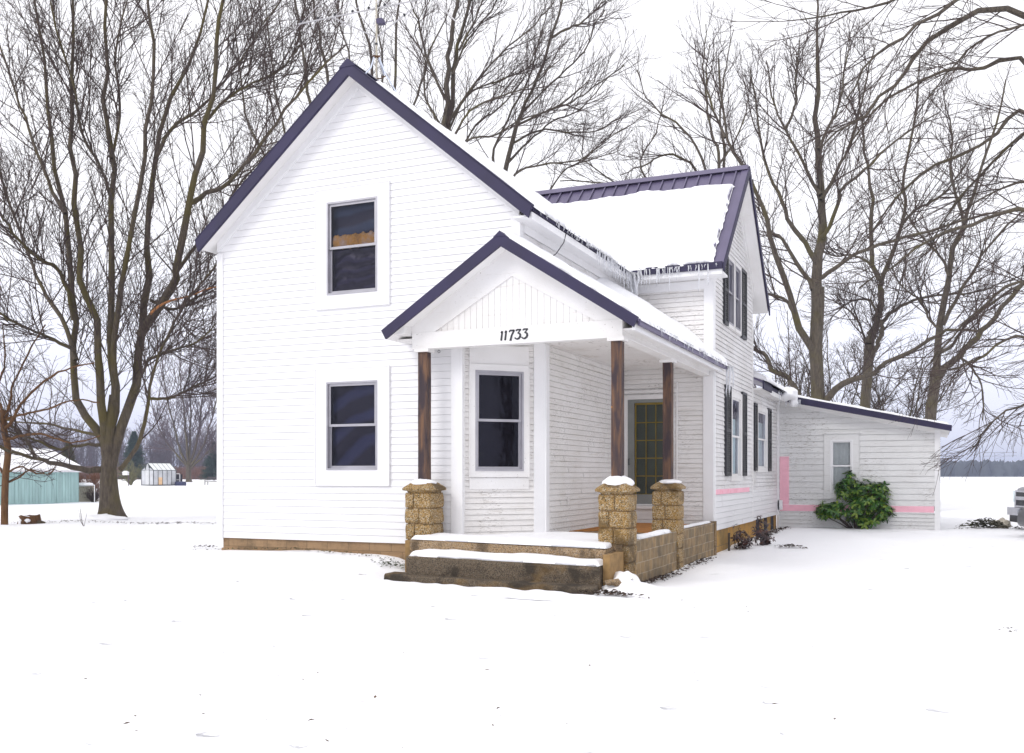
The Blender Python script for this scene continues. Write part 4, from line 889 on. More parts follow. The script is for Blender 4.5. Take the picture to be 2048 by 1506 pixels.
LIMBS = {"maple":[[0.394,0.095,[[-20.49,19.77,-0.01],[-20.5,19.76,0.24],[-20.54,19.75,0.76],[-20.55,19.74,1.41],[-20.54,19.75,1.98],[-20.5,19.76,2.66],[-20.44,19.79,3.48]]],[0.177,0.034,[[-20.56,19.74,1.5],[-20.66,19.75,1.98],[-20.87,19.73,2.39],[-21.16,19.7,2.77],[-21.53,19.64,3.28],[-21.69,19.67,4.21],[-21.8,19.74,5.17],[-21.92,19.81,5.93],[-22.1,19.86,7.1],[-22.33,19.89,8.64],[-22.67,19.88,9.97],[-22.97,19.89,11.07],[-23.1,19.97,12.4],[-23.54,19.93,14.89],[-23.92,19.91,16.68]]],[0.177,0.034,[[-20.55,19.74,1.5],[-20.6,19.66,2.18],[-20.61,19.57,2.94],[-20.6,19.48,3.85],[-20.58,19.38,4.74],[-20.65,19.23,5.82],[-20.81,19.03,6.49],[-20.77,18.92,7.49],[-20.75,18.79,8.92],[-20.77,18.63,9.62],[-20.65,18.54,10.79],[-20.44,18.47,11.69],[-20.35,18.36,13.55],[-20.17,18.27,15.02]]],[0.184,0.041,[[-20.53,19.75,1.57],[-20.5,19.78,2.25],[-20.48,19.83,2.95],[-20.45,19.88,3.88],[-20.53,19.88,4.8],[-20.63,19.88,5.73],[-20.63,19.93,7.19],[-20.67,19.96,8.73],[-20.71,20.0,10.02],[-20.96,19.94,11.32],[-20.97,19.99,12.62],[-20.96,20.05,14.44],[-20.84,20.16,16.54]]],[0.122,0.034,[[-20.4,19.81,3.34],[-20.31,19.74,4.15],[-20.21,19.62,4.8],[-20.0,19.53,5.72],[-19.77,19.43,6.35],[-19.54,19.31,6.72],[-19.06,19.28,8.37],[-18.71,19.19,9.51],[-18.46,19.04,10.39],[-18.13,18.92,11.25],[-17.95,18.72,12.32],[-17.89,18.46,13.12],[-17.77,18.22,14.47]]],[0.204,0.034,[[-20.53,19.75,1.3],[-20.46,19.84,1.91],[-20.27,20.01,2.64],[-20.16,20.16,3.4],[-20.12,20.28,4.2],[-20.09,20.41,5.16],[-20.13,20.52,5.92],[-20.09,20.67,6.77],[-20.13,20.79,7.74],[-20.28,20.87,9.03],[-20.15,21.08,10.27],[-20.11,21.25,11.43],[-19.77,21.55,12.75],[-19.39,21.88,13.62],[-19.15,22.15,15.03],[-18.85,22.44,16.27]]],[0.163,0.041,[[-19.77,20.08,5.09],[-19.26,20.14,5.75],[-18.71,20.14,6.44],[-18.36,20.01,6.76],[-17.89,19.91,8.51],[-17.49,19.74,9.38],[-17.01,19.6,10.41],[-16.6,19.4,11.41],[-16.26,19.16,12.42],[-15.94,18.9,12.93],[-15.52,18.66,14.19]]],[0.088,0.02,[[-18.47,20.65,8.71],[-17.63,20.59,8.94],[-16.82,20.32,9.07],[-15.74,20.06,9.72],[-14.59,19.76,10.48],[-13.44,19.39,10.99],[-12.42,18.91,11.22]]],[0.082,0.02,[[-20.26,19.87,1.44],[-19.8,19.96,2.02],[-19.47,19.94,2.74],[-19.23,19.86,3.35],[-18.92,19.79,4.41],[-18.39,19.79,5.16],[-17.91,19.77,5.87],[-17.27,19.79,6.35],[-16.64,19.81,7.07]]],[0.054,0.017,[[-19.54,20.18,3.38],[-19.27,20.66,3.43],[-19.04,21.29,3.75],[-18.75,22.03,4.19],[-18.32,22.9,4.96]]],[0.116,0.027,[[-20.7,19.68,1.44],[-20.91,19.28,1.46],[-21.01,18.79,1.53],[-20.98,18.29,1.59],[-20.82,17.78,1.69],[-20.75,17.19,1.8],[-20.62,16.59,1.94],[-20.59,15.91,2.13]]],[0.061,0.02,[[-22.38,18.95,1.78],[-22.04,18.38,2.23],[-21.59,17.52,2.58],[-20.94,16.57,2.61],[-20.35,15.47,2.68]]],[0.061,0.02,[[-20.66,19.69,2.12],[-21.14,19.22,2.08],[-21.34,18.74,1.98],[-21.53,18.19,2.23],[-21.58,17.66,2.35],[-21.72,17.05,2.43]]],[0.054,0.02,[[-20.7,19.68,2.35],[-21.73,19.68,2.53],[-22.99,19.79,2.75],[-24.49,19.91,2.86],[-25.88,20.15,3.09]]],[0.088,0.02,[[-21.41,19.37,5.52],[-21.33,19.08,6.14],[-21.25,18.65,6.79],[-21.37,18.06,6.97],[-21.44,17.43,7.53],[-21.16,16.9,7.86],[-21.05,16.26,8.77]]],[0.088,0.02,[[-21.36,19.39,4.43],[-21.91,19.45,5.57],[-22.75,19.52,6.46],[-23.5,19.7,7.5],[-24.36,19.89,8.93],[-25.21,20.13,10.14],[-26.15,20.36,11.83]]],[0.061,0.02,[[-21.39,19.38,4.7],[-21.58,18.58,5.0],[-21.29,17.65,5.09],[-20.82,16.62,5.24],[-20.25,15.51,5.34]]],[0.068,0.02,[[-21.64,19.27,8.41],[-22.45,19.32,9.57],[-23.29,19.55,11.01],[-24.23,19.83,12.39],[-25.24,20.15,13.99],[-26.19,20.56,15.69]]],[0.061,0.02,[[-20.48,19.78,8.78],[-20.47,19.37,9.61],[-20.46,18.79,10.23],[-20.13,18.24,11.16],[-19.9,17.58,12.0],[-19.5,16.93,12.75]]],[0.054,0.02,[[-20.48,19.78,9.92],[-20.54,20.07,10.79],[-20.82,20.41,11.92],[-21.33,20.73,13.11],[-21.63,21.21,14.36],[-21.88,21.74,15.38],[-22.16,22.31,16.6]]],[0.068,0.02,[[-19.37,20.26,9.92],[-19.22,20.72,10.88],[-18.9,21.45,11.64],[-18.68,22.24,12.67],[-18.47,23.09,13.99],[-18.13,24.07,15.69]]],[0.054,0.02,[[-18.07,20.82,10.98],[-17.31,20.61,11.31],[-16.23,20.29,11.42],[-15.0,19.91,11.45],[-13.98,19.33,11.66]]],[0.061,0.02,[[-18.81,20.5,6.89],[-18.61,21.13,7.81],[-18.59,21.92,8.56],[-18.76,22.77,9.66],[-18.41,23.95,11.15]]],[0.054,0.02,[[-19.52,20.19,6.06],[-19.01,20.59,5.82],[-18.55,21.06,6.27],[-18.23,21.5,6.74],[-17.93,21.97,7.09]]],[0.054,0.02,[[-19.99,19.99,3.38],[-19.27,19.94,4.39],[-18.31,19.83,4.59],[-17.31,19.65,4.78],[-16.42,19.36,5.2]]]],"broken":[[0.036,0.013,[[-19.0,19.66,5.56],[-18.78,19.75,5.77],[-18.45,19.89,5.93],[-18.03,20.08,6.04],[-17.64,20.25,6.22],[-17.39,20.35,6.28]]]],"r1":[[0.316,0.223,[[-3.91,37.56,-0.3],[-3.91,37.56,2.23],[-3.91,37.56,4.2],[-3.94,37.54,5.28],[-3.98,37.53,6.14],[-3.92,37.55,7.55],[-3.91,37.56,8.28]]],[0.251,0.023,[[-3.94,37.54,6.88],[-3.93,37.58,7.56],[-3.9,37.64,9.28],[-3.8,37.73,10.43],[-3.81,37.79,11.61],[-3.92,37.81,13.5],[-3.99,37.84,15.02],[-3.9,37.96,16.9],[-3.97,38.0,18.44],[-3.94,38.09,19.61]]],[0.158,0.028,[[-4.01,37.51,5.58],[-4.14,37.37,6.13],[-4.48,37.1,6.67],[-4.73,36.84,7.5],[-5.02,36.55,8.43],[-5.3,36.25,9.4],[-5.47,35.99,10.31],[-5.68,35.71,10.93],[-6.04,35.34,12.08],[-6.47,34.94,12.74],[-6.76,34.6,13.31],[-6.88,34.32,14.59],[-6.93,34.06,15.89]]],[0.102,0.023,[[-4.08,37.48,8.19],[-4.22,37.63,8.51],[-4.82,37.68,9.54],[-5.31,37.83,10.38],[-5.68,38.08,10.66],[-6.15,38.3,11.89],[-6.49,38.62,12.89]]],[0.112,0.019,[[-3.94,37.54,9.16],[-4.24,37.28,9.74],[-4.84,36.83,10.72],[-5.12,36.49,11.4],[-5.45,36.1,12.23],[-5.75,35.7,13.45],[-5.84,35.38,14.78],[-5.97,35.02,15.75]]],[0.084,0.019,[[-3.82,37.59,11.72],[-4.01,37.71,12.06],[-4.46,37.81,13.04],[-5.13,37.87,14.44],[-5.63,38.03,15.7],[-5.87,38.34,17.39]]],[0.093,0.019,[[-3.79,37.61,10.14],[-3.66,37.54,10.26],[-3.39,37.47,10.72],[-3.11,37.38,11.4],[-3.05,37.17,11.72],[-2.41,37.19,12.27],[-1.9,37.14,12.55],[-1.1,37.21,13.36],[-0.44,37.19,13.71],[0.21,37.17,14.08]]],[0.084,0.019,[[-3.81,37.6,11.54],[-3.52,37.94,12.15],[-3.2,38.39,12.99],[-2.88,38.89,13.86],[-2.56,39.43,15.33],[-2.32,39.97,16.84],[-2.07,40.54,18.2]]],[0.093,0.028,[[-3.84,37.59,8.63],[-3.47,37.48,8.79],[-2.85,37.37,9.25],[-2.01,37.3,9.53],[-0.98,37.25,9.77],[0.52,37.37,10.07],[1.51,37.24,10.32],[2.8,37.2,10.33]]],[0.149,0.037,[[-3.75,37.62,3.81],[-3.57,37.52,4.17],[-3.07,37.46,4.61],[-2.42,37.42,4.86],[-1.9,37.29,5.01],[-1.67,37.01,5.18],[-0.92,36.92,5.51],[0.02,36.9,6.06],[0.51,36.67,6.26],[1.46,36.62,6.25]]],[0.14,0.056,[[-4.1,37.48,3.16],[-4.63,37.4,4.29],[-4.93,37.5,4.87],[-5.54,37.51,5.29],[-5.86,37.67,5.92],[-6.28,37.82,6.07],[-6.84,37.92,5.76]]],[0.074,0.019,[[-4.69,37.22,7.26],[-5.08,37.41,7.87],[-5.58,37.71,8.15],[-6.2,38.06,8.3],[-6.94,38.42,8.28]]],[0.065,0.019,[[-3.89,37.56,13.42],[-3.53,38.08,14.45],[-3.23,38.74,15.58],[-3.1,39.41,17.15],[-2.97,40.14,18.39]]],[0.056,0.019,[[-5.02,37.07,14.16],[-4.66,36.97,14.98],[-4.58,36.62,15.95],[-4.4,36.25,17.04]]],[0.056,0.019,[[-7.07,36.18,13.86],[-7.32,36.43,14.45],[-7.77,36.76,15.58],[-8.03,37.27,16.76],[-8.02,37.95,18.2]]]],"r2":[[0.282,0.206,[[-2.67,44.64,-0.22],[-2.67,44.64,2.39],[-2.67,44.64,4.3],[-2.59,44.67,5.62],[-2.53,44.7,6.95]]],[0.206,0.109,[[-2.53,44.7,6.95],[-2.38,44.94,7.51],[-2.17,45.3,8.27],[-2.06,45.65,9.4],[-2.14,45.96,10.13]]],[0.119,0.027,[[-2.11,44.88,9.77],[-2.41,44.84,10.61],[-2.42,44.96,11.97],[-2.37,45.13,12.94],[-2.56,45.21,14.46],[-2.73,45.32,15.63],[-2.9,45.43,17.24],[-3.06,45.56,18.86]]],[0.119,0.027,[[-2.05,44.91,9.77],[-1.91,44.86,10.03],[-1.54,44.86,10.86],[-1.3,44.78,11.81],[-1.04,44.68,12.88],[-1.17,44.4,13.72],[-0.83,44.31,15.51],[-0.6,44.16,17.12],[-0.48,43.95,18.68]]],[0.119,0.087,[[-2.55,44.69,6.29],[-2.34,44.52,6.59],[-2.0,44.28,7.32],[-1.98,43.85,7.87]]],[0.087,0.022,[[-2.01,44.92,7.92],[-1.42,44.91,8.49],[-0.57,44.89,8.83],[0.62,44.95,8.95],[1.79,44.94,8.99],[3.4,45.09,9.57]]],[0.065,0.022,[[-2.17,44.86,8.25],[-2.51,45.07,8.96],[-3.04,45.36,9.05],[-3.6,45.73,8.93],[-4.28,46.12,8.35]]],[0.065,0.022,[[-2.45,44.73,6.4],[-2.71,44.98,7.21],[-3.04,45.36,8.16],[-3.6,45.73,8.81],[-4.17,46.17,9.26]]],[0.065,0.022,[[-2.25,44.82,10.1],[-2.7,44.81,10.67],[-3.32,44.8,10.95],[-3.95,44.83,10.97],[-4.59,44.89,11.31]]],[0.076,0.022,[[-1.23,45.26,12.16],[-0.69,45.32,12.76],[0.1,45.4,13.13],[0.88,45.43,13.9],[1.65,45.43,15.08]]]],"r3":[[0.275,0.196,[[-0.12,41.38,-0.31],[-0.09,41.4,2.28],[-0.05,41.41,3.7],[0.09,41.48,4.92],[0.15,41.5,5.52]]],[0.157,0.029,[[0.15,41.5,5.43],[0.2,41.58,6.12],[0.36,41.73,7.63],[0.58,41.92,9.14],[0.75,42.09,10.19],[1.15,42.38,11.31],[1.33,42.58,11.89],[1.7,42.86,13.26],[2.02,43.13,14.32],[2.43,43.45,15.59],[2.68,43.69,17.23]]],[0.088,0.029,[[0.38,41.6,7.19],[0.63,41.55,7.72],[1.13,41.53,8.68],[1.51,41.43,9.23],[1.8,41.25,9.8],[2.69,41.32,10.89],[3.2,41.19,11.3]]],[0.157,0.059,[[0.13,41.49,5.03],[0.57,41.37,5.59],[1.11,41.14,6.02],[1.62,40.81,6.64],[2.23,40.48,7.31],[3.03,40.17,8.28],[3.74,39.79,9.08]]],[0.079,0.029,[[0.27,41.55,6.11],[0.73,42.02,6.44],[1.15,42.6,7.23],[2.3,43.56,8.32],[3.41,44.55,9.16],[4.27,45.47,9.57]]],[0.059,0.02,[[0.27,41.55,7.0],[-0.09,41.58,7.42],[-0.45,41.68,8.25],[-1.19,41.67,8.9],[-1.57,41.84,9.97]]],[0.059,0.02,[[0.58,41.69,9.1],[0.36,41.77,9.79],[-0.27,41.76,10.63],[-0.82,41.83,11.5],[-1.2,42.01,12.59]]],[0.069,0.02,[[1.14,41.93,11.2],[0.9,41.65,12.06],[0.63,41.27,13.16],[0.71,40.99,14.23],[0.44,40.54,15.65]]],[0.059,0.02,[[0.72,41.75,5.92],[1.17,41.76,5.8],[1.52,41.65,5.28],[1.77,41.46,4.58],[1.77,41.12,3.4]]]],"r4":[[0.362,0.207,[[4.41,23.73,-0.35],[4.41,23.73,1.82],[4.36,23.71,3.89],[4.32,23.69,5.95],[4.3,23.68,8.02]]],[0.124,0.016,[[4.32,23.69,5.33],[3.17,23.11,9.03],[1.72,22.38,10.71],[0.68,21.8,10.66],[-0.25,21.26,9.91],[-0.62,20.95,9.25],[-1.16,20.55,8.56],[-1.69,20.16,8.15],[-2.03,19.84,7.69]]],[0.103,0.016,[[4.32,23.69,4.92],[3.0,23.22,7.22],[1.76,22.83,8.91],[1.09,22.73,8.38],[-0.07,22.42,7.81],[-0.74,22.35,7.21],[-1.24,22.36,6.62]]],[0.093,0.016,[[4.33,23.69,4.4],[3.01,23.29,7.76],[1.77,23.01,10.0],[0.93,22.94,9.99],[0.33,23.01,10.11],[-0.88,22.84,9.57],[-1.49,22.95,9.02],[-1.82,23.2,8.69]]],[0.114,0.016,[[4.3,23.68,6.16],[3.15,22.96,9.19],[1.69,22.02,11.09],[0.59,21.18,10.82],[-0.31,20.39,9.96],[-1.0,19.65,9.21],[-1.49,18.98,8.28]]],[0.093,0.016,[[4.33,23.69,3.89],[3.16,23.08,6.14],[1.72,22.29,6.72],[0.88,21.75,6.42],[0.14,21.23,6.12],[-0.59,20.69,5.57],[-1.31,20.15,4.93]]],[0.083,0.016,[[4.35,23.7,3.26],[3.21,23.41,4.54],[1.78,23.08,5.37],[1.03,23.1,4.95],[0.35,23.19,4.25],[-0.15,23.38,3.63]]],[0.072,0.016,[[4.37,23.71,2.44],[3.13,22.81,3.44],[1.67,21.65,4.03],[0.82,20.67,3.56],[0.3,19.76,3.21]]],[0.052,0.016,[[4.37,23.71,1.82],[3.37,23.27,2.44],[2.23,22.78,2.85],[1.28,22.37,2.54],[0.71,22.12,1.77]]],[0.083,0.016,[[4.3,23.68,6.78],[3.35,23.16,10.05],[2.02,22.42,11.82],[0.33,21.51,11.53],[-0.97,20.75,10.73],[-1.68,20.22,10.49],[-2.39,19.68,10.24]]],[0.083,0.016,[[4.32,23.69,5.95],[3.22,23.48,8.1],[2.1,23.39,8.76],[1.15,23.43,8.04],[0.36,23.6,7.19],[-0.05,23.97,6.42]]],[0.062,0.01,[[4.32,23.69,5.33],[3.41,23.56,6.53],[2.3,23.47,7.59],[1.35,23.52,7.5],[0.56,23.68,7.08],[-0.26,23.88,6.19]]],[0.062,0.01,[[4.3,23.68,6.99],[3.35,23.16,8.61],[2.2,22.51,10.39],[1.35,21.95,10.32],[0.78,21.51,9.93],[0.23,21.05,9.25],[-0.31,20.58,8.37]]]],"low":[[0.028,0.01,[[-0.17,26.1,2.67],[0.17,26.25,2.37],[0.46,26.37,2.17],[0.85,26.54,1.77],[1.2,26.69,1.61],[1.63,26.88,1.5]]]],"c1":[[0.334,0.255,[[-18.07,33.58,-0.29],[-18.04,33.59,4.25],[-17.96,33.63,8.18],[-17.89,33.66,11.12],[-17.82,33.69,12.5]]],[0.196,0.069,[[-17.82,33.69,12.5],[-17.71,33.74,14.07],[-17.62,33.77,15.05],[-17.46,33.85,16.96],[-17.35,33.89,18.47],[-17.13,33.99,19.97],[-16.94,34.07,22.32]]],[0.157,0.059,[[-17.82,33.69,12.3],[-17.65,33.87,13.91],[-17.57,34.06,15.06],[-17.43,34.3,17.13],[-17.29,34.56,18.54],[-17.03,34.89,20.35],[-16.73,35.25,22.88]]],[0.069,0.02,[[-17.39,33.88,15.25],[-16.56,33.97,16.33],[-15.69,33.95,17.15],[-14.81,33.87,17.74],[-13.59,33.9,18.48],[-12.89,33.65,18.98]]],[0.059,0.02,[[-17.51,33.82,14.66],[-16.9,34.45,16.36],[-15.92,35.4,17.15],[-15.22,36.32,17.79],[-14.7,37.23,18.88]]],[0.069,0.02,[[-17.75,33.72,13.48],[-16.86,33.7,14.92],[-16.09,33.45,15.4],[-14.78,33.33,15.63],[-13.65,33.06,15.72],[-12.36,32.79,16.32]]],[0.069,0.02,[[-17.78,33.7,13.09],[-17.05,34.29,14.35],[-16.57,34.9,15.47],[-16.01,35.6,16.13],[-15.26,36.43,17.64],[-14.79,37.19,19.71]]],[0.059,0.02,[[-17.75,33.72,13.48],[-16.7,34.04,14.42],[-15.64,34.31,14.55],[-14.66,34.5,15.06],[-13.34,34.82,15.46],[-12.02,35.12,16.41]]],[0.079,0.02,[[-17.53,33.81,16.04],[-17.88,33.39,16.92],[-18.0,32.95,17.73],[-18.0,32.49,18.5],[-18.09,31.94,19.23],[-18.01,31.43,20.1]]],[0.069,0.02,[[-17.64,33.77,14.86],[-18.15,33.81,15.74],[-18.58,34.02,16.47],[-18.82,34.38,18.05],[-19.38,34.64,19.48],[-19.06,35.33,20.95]]],[0.059,0.02,[[-17.3,33.92,17.02],[-17.01,34.22,18.07],[-16.66,34.63,18.97],[-16.14,35.17,19.9],[-16.0,35.57,21.06]]],[0.059,0.02,[[-17.06,34.02,18.0],[-16.59,34.48,19.29],[-16.47,34.92,20.26],[-16.27,35.45,21.67]]]],"c3":[[0.207,0.134,[[-16.69,36.36,-0.29],[-16.63,36.39,4.4],[-16.5,36.44,9.37],[-16.37,36.5,12.68],[-16.22,36.57,13.81]]],[0.124,0.041,[[-16.22,36.57,13.81],[-15.84,36.73,15.57],[-15.48,36.89,16.52],[-14.85,37.16,18.11],[-14.43,37.34,19.5],[-14.03,37.52,20.95],[-13.75,37.64,22.6]]],[0.083,0.026,[[-16.35,36.51,12.68],[-16.75,36.49,14.38],[-16.55,36.81,15.49],[-16.08,37.29,16.84],[-15.61,37.8,18.21],[-15.33,38.24,19.83],[-15.15,38.67,21.26]]],[0.062,0.021,[[-15.74,36.77,15.78],[-14.39,37.0,16.27],[-13.28,36.96,16.5],[-12.18,36.82,16.98],[-11.08,36.62,17.41]]],[0.062,0.021,[[-16.03,36.65,14.95],[-15.01,37.45,15.69],[-14.03,38.4,15.76],[-13.05,39.45,16.06],[-12.45,40.39,16.94]]],[0.062,0.021,[[-15.65,36.81,16.19],[-14.84,37.03,16.97],[-13.83,37.27,17.93],[-13.01,37.4,18.65],[-12.56,37.34,19.57],[-12.11,37.26,20.05]]],[0.072,0.021,[[-14.43,37.34,19.4],[-13.81,37.79,19.89],[-13.41,38.23,20.21],[-12.83,38.79,21.08],[-12.34,39.34,21.86]]],[0.072,0.021,[[-16.37,36.5,12.26],[-15.76,36.55,13.65],[-15.08,36.54,13.87],[-14.03,36.63,13.96],[-12.98,36.69,13.95],[-12.11,36.63,14.41],[-10.9,36.7,15.05]]],[0.062,0.021,[[-16.18,36.58,14.12],[-15.33,37.13,15.21],[-14.46,37.77,16.13],[-13.6,38.45,16.66],[-12.54,39.26,18.26]]],[0.062,0.021,[[-16.37,36.5,12.26],[-15.01,37.45,12.77],[-14.22,38.32,14.17],[-13.44,39.28,14.78],[-12.45,40.39,15.42]]]],"c0":[[0.309,0.238,[[-26.17,38.78,-0.29],[-26.11,38.81,4.87],[-26.02,38.85,8.67],[-25.93,38.88,11.53]]],[0.155,0.048,[[-25.93,38.88,11.53],[-26.28,38.73,14.86],[-26.72,38.54,17.24],[-27.15,38.35,19.14],[-27.48,38.21,21.52],[-27.81,38.07,23.9],[-28.03,37.97,25.8]]],[0.155,0.048,[[-25.93,38.88,11.53],[-25.9,39.0,14.89],[-26.24,39.01,17.8],[-26.62,39.03,20.26],[-27.06,39.04,22.26],[-27.51,39.06,24.28],[-27.86,39.14,26.33]]],[0.155,0.048,[[-25.89,38.9,11.53],[-25.36,39.03,14.83],[-24.52,39.24,17.86],[-24.21,39.19,19.92],[-24.33,38.94,21.73],[-24.65,38.58,23.51],[-24.75,38.31,25.27]]],[0.131,0.048,[[-25.89,38.9,12.0],[-25.08,39.47,15.39],[-24.02,40.24,18.36],[-23.86,40.67,20.18],[-24.0,41.01,23.01],[-24.03,41.43,24.67],[-24.12,41.85,26.37]]],[0.107,0.036,[[-25.89,38.9,12.24],[-24.43,39.32,15.27],[-22.99,39.64,17.54],[-22.18,39.63,18.71],[-21.57,39.49,20.07],[-20.96,39.33,21.28],[-20.13,39.23,22.46]]],[0.107,0.036,[[-25.98,38.87,12.0],[-27.3,38.56,14.93],[-28.4,38.48,16.96],[-29.21,38.58,19.54],[-29.84,38.82,22.17],[-30.38,39.13,24.88]]],[0.107,0.036,[[-25.98,38.87,12.48],[-27.44,37.96,14.31],[-28.52,37.1,15.85],[-29.11,36.38,17.58],[-29.23,35.82,19.71],[-29.1,35.32,21.78]]],[0.095,0.036,[[-25.85,38.92,13.91],[-25.48,39.22,16.8],[-25.8,39.27,19.26],[-25.69,39.55,21.26],[-26.27,39.56,23.05],[-26.52,39.72,24.39]]],[0.095,0.036,[[-25.85,38.92,13.91],[-24.91,39.2,16.72],[-23.94,39.42,19.02],[-23.72,39.28,20.82],[-23.82,38.99,22.36],[-23.58,38.82,23.4]]]],"t5":[[0.238,0.166,[[-9.44,46.05,-0.29],[-9.49,46.04,4.87],[-9.49,46.04,9.62],[-9.44,46.05,12.95]]],[0.119,0.024,[[-9.44,46.05,12.95],[-9.33,46.1,16.31],[-9.6,45.99,17.47],[-9.88,45.86,19.14],[-9.97,45.83,21.04],[-9.88,45.86,22.71]]],[0.119,0.024,[[-9.44,46.05,12.95],[-9.08,46.39,16.36],[-9.33,46.55,18.1],[-9.23,46.9,20.37],[-8.91,47.38,22.93]]],[0.107,0.024,[[-9.49,46.04,12.48],[-10.11,45.63,15.3],[-10.72,45.17,16.19],[-11.54,44.58,16.35],[-12.34,43.98,15.81],[-13.33,43.27,15.26]]],[0.095,0.024,[[-9.46,46.04,13.67],[-9.95,45.97,16.09],[-10.87,45.77,17.82],[-12.02,45.5,18.74],[-12.74,45.43,19.67],[-13.15,45.53,20.98]]],[0.083,0.024,[[-9.6,45.99,12.0],[-10.5,45.23,14.29],[-12.1,44.01,14.85],[-14.07,42.54,14.8],[-15.54,41.22,14.72]]],[0.083,0.024,[[-9.6,45.99,12.48],[-11.75,45.41,14.48],[-12.98,45.4,16.31],[-12.47,46.24,17.96],[-12.18,47.05,20.16]]],[0.071,0.024,[[-9.33,46.1,16.05],[-8.77,46.61,17.08],[-8.28,47.2,18.64],[-8.13,47.71,20.5]]],[0.083,0.024,[[-9.53,46.02,10.58],[-10.97,45.21,13.15],[-12.86,44.12,14.5],[-14.72,43.01,15.83],[-15.04,42.53,16.42]]]],"small":[[0.105,0.074,[[-21.12,16.99,0.03],[-21.11,16.99,0.68],[-21.09,17.0,1.3],[-21.04,17.02,1.92],[-21.13,16.98,2.42],[-21.17,16.97,2.91]]],[0.05,0.012,[[-21.14,16.98,2.42],[-20.85,17.0,2.66],[-20.45,17.02,3.14],[-19.85,17.09,3.62],[-19.14,17.2,3.9],[-18.43,17.29,4.0]]],[0.043,0.012,[[-21.13,16.98,2.54],[-21.11,17.14,3.17],[-21.16,17.32,3.69],[-21.01,17.63,4.47],[-20.87,17.97,5.15]]],[0.037,0.012,[[-21.09,17.0,2.17],[-20.64,17.03,2.26],[-20.0,17.07,2.3],[-19.35,17.08,2.15],[-18.79,17.02,2.08],[-18.0,17.04,2.22]]],[0.037,0.012,[[-21.16,16.97,2.79],[-21.49,17.09,3.43],[-21.63,17.41,4.22],[-22.05,17.67,5.18]]],[0.025,0.009,[[-21.06,17.01,1.11],[-20.91,17.19,1.21],[-20.75,17.41,1.43],[-20.6,17.66,1.36],[-20.53,17.9,1.45]]],[0.025,0.009,[[-21.05,17.02,1.36],[-20.68,17.07,1.51],[-20.22,17.11,1.36],[-19.74,17.14,1.34],[-19.45,17.06,1.54]]],[0.031,0.012,[[-21.13,16.98,1.3],[-21.44,17.11,1.49],[-21.86,17.31,1.94],[-22.46,17.49,2.2]]],[0.031,0.012,[[-21.14,16.98,2.67],[-20.63,17.02,2.78],[-19.86,17.09,2.89],[-18.96,17.18,3.11],[-18.16,17.18,3.02]]]],"bg":[[0.465,0.388,[[-105.76,117.58,0.21],[-105.83,117.55,1.3],[-105.83,117.55,2.85]]],[0.194,0.062,[[-105.83,117.55,2.46],[-107.22,117.22,5.18],[-108.19,117.19,8.31],[-109.57,117.05,13.01],[-110.62,117.1,17.75],[-111.35,117.33,20.95]]],[0.194,0.062,[[-105.83,117.55,2.85],[-105.95,117.14,6.72],[-105.89,116.64,11.33],[-106.06,115.95,16.67],[-105.47,115.52,21.2]]],[0.194,0.062,[[-105.76,117.58,2.85],[-105.73,117.77,6.74],[-105.76,118.02,11.41],[-106.25,118.12,16.1],[-106.04,118.55,22.38]]],[0.194,0.062,[[-105.69,117.61,2.85],[-104.9,118.5,6.75],[-104.9,119.28,11.46],[-104.91,120.2,16.24],[-105.19,121.1,21.87]]],[0.194,0.062,[[-105.69,117.61,2.46],[-103.5,118.02,5.55],[-101.94,117.91,8.99],[-100.31,117.7,13.54],[-98.97,117.26,18.78]]],[0.155,0.05,[[-105.9,117.52,2.46],[-108.11,117.1,4.8],[-110.06,117.04,6.77],[-111.97,117.13,9.95],[-113.53,117.47,13.96]]],[0.155,0.05,[[-105.62,117.64,2.23],[-102.99,118.0,4.39],[-100.86,117.78,5.9],[-98.63,117.41,7.38]]]]}
def in_view(P_):
    """drops boughs whose start lies well outside what any nearby viewpoint could see"""
    a = R(23.5); p = P_[:, 0]; wv = -p[:, 0]*math.sin(a)+p[:, 1]*math.cos(a); r = p[:, 0]*math.cos(a)+p[:, 1]*math.sin(a)
    return (np.abs(r/wv) < .66) & ((p[:, 2]-H)/wv < .62)
big = [(22, .12, .98, 3.3, .018, .0075, 35, .055, .065, 9, 5), (8, .12, .98, 1.4, .010, .0060, 34, .05, .09, 6, 3), (4, .2, 1., .48, .0072, .0048, 40, .03, .14, 4, 3)]
mp_ = grow_tree('maple_tree', LIMBS['maple'], 'huge spreading maple with mossy many stemmed trunk left of the house', 'bark', 3, big, cull=in_view, sparse=3.4, lscale=.80)
q_ = LIMBS['broken'][0]; m_ = MB(); m_.tube([tuple(v) for v in catmull(q_[2], 14)], list(np.linspace(q_[0], q_[1], 14)), 8); bb_ = obj('broken_limb', m_, simple('split_orange_wood', (.36, .15, .05), .8, var=.3), mp_, True); bb_['label'] = 'orange brown split dead limb'
mid = [(12, .15, .98, 3.0, .026, .010, 36, .05, .09, 8, 4), (6, .12, .98, 1.35, .012, .0072, 36, .05, .11, 5, 3), (3, .2, 1., .6, .0078, .0058, 36, .03, .12, 4, 3)]
grow_tree('bare_tree', LIMBS['r1'], 'grey bare tree with thick straight trunk rising just behind the annex roof', 'barkgrey', 5, mid, cull=in_view)
grow_tree('bare_tree', LIMBS['r2'], 'slimmer bare tree, middle of the three trunks above the annex roof', 'barkgrey', 6, mid, cull=in_view)
grow_tree('bare_tree', LIMBS['r3'], 'forked bare tree behind the right end of the annex roof', 'barkgrey', 7, mid, cull=in_view)
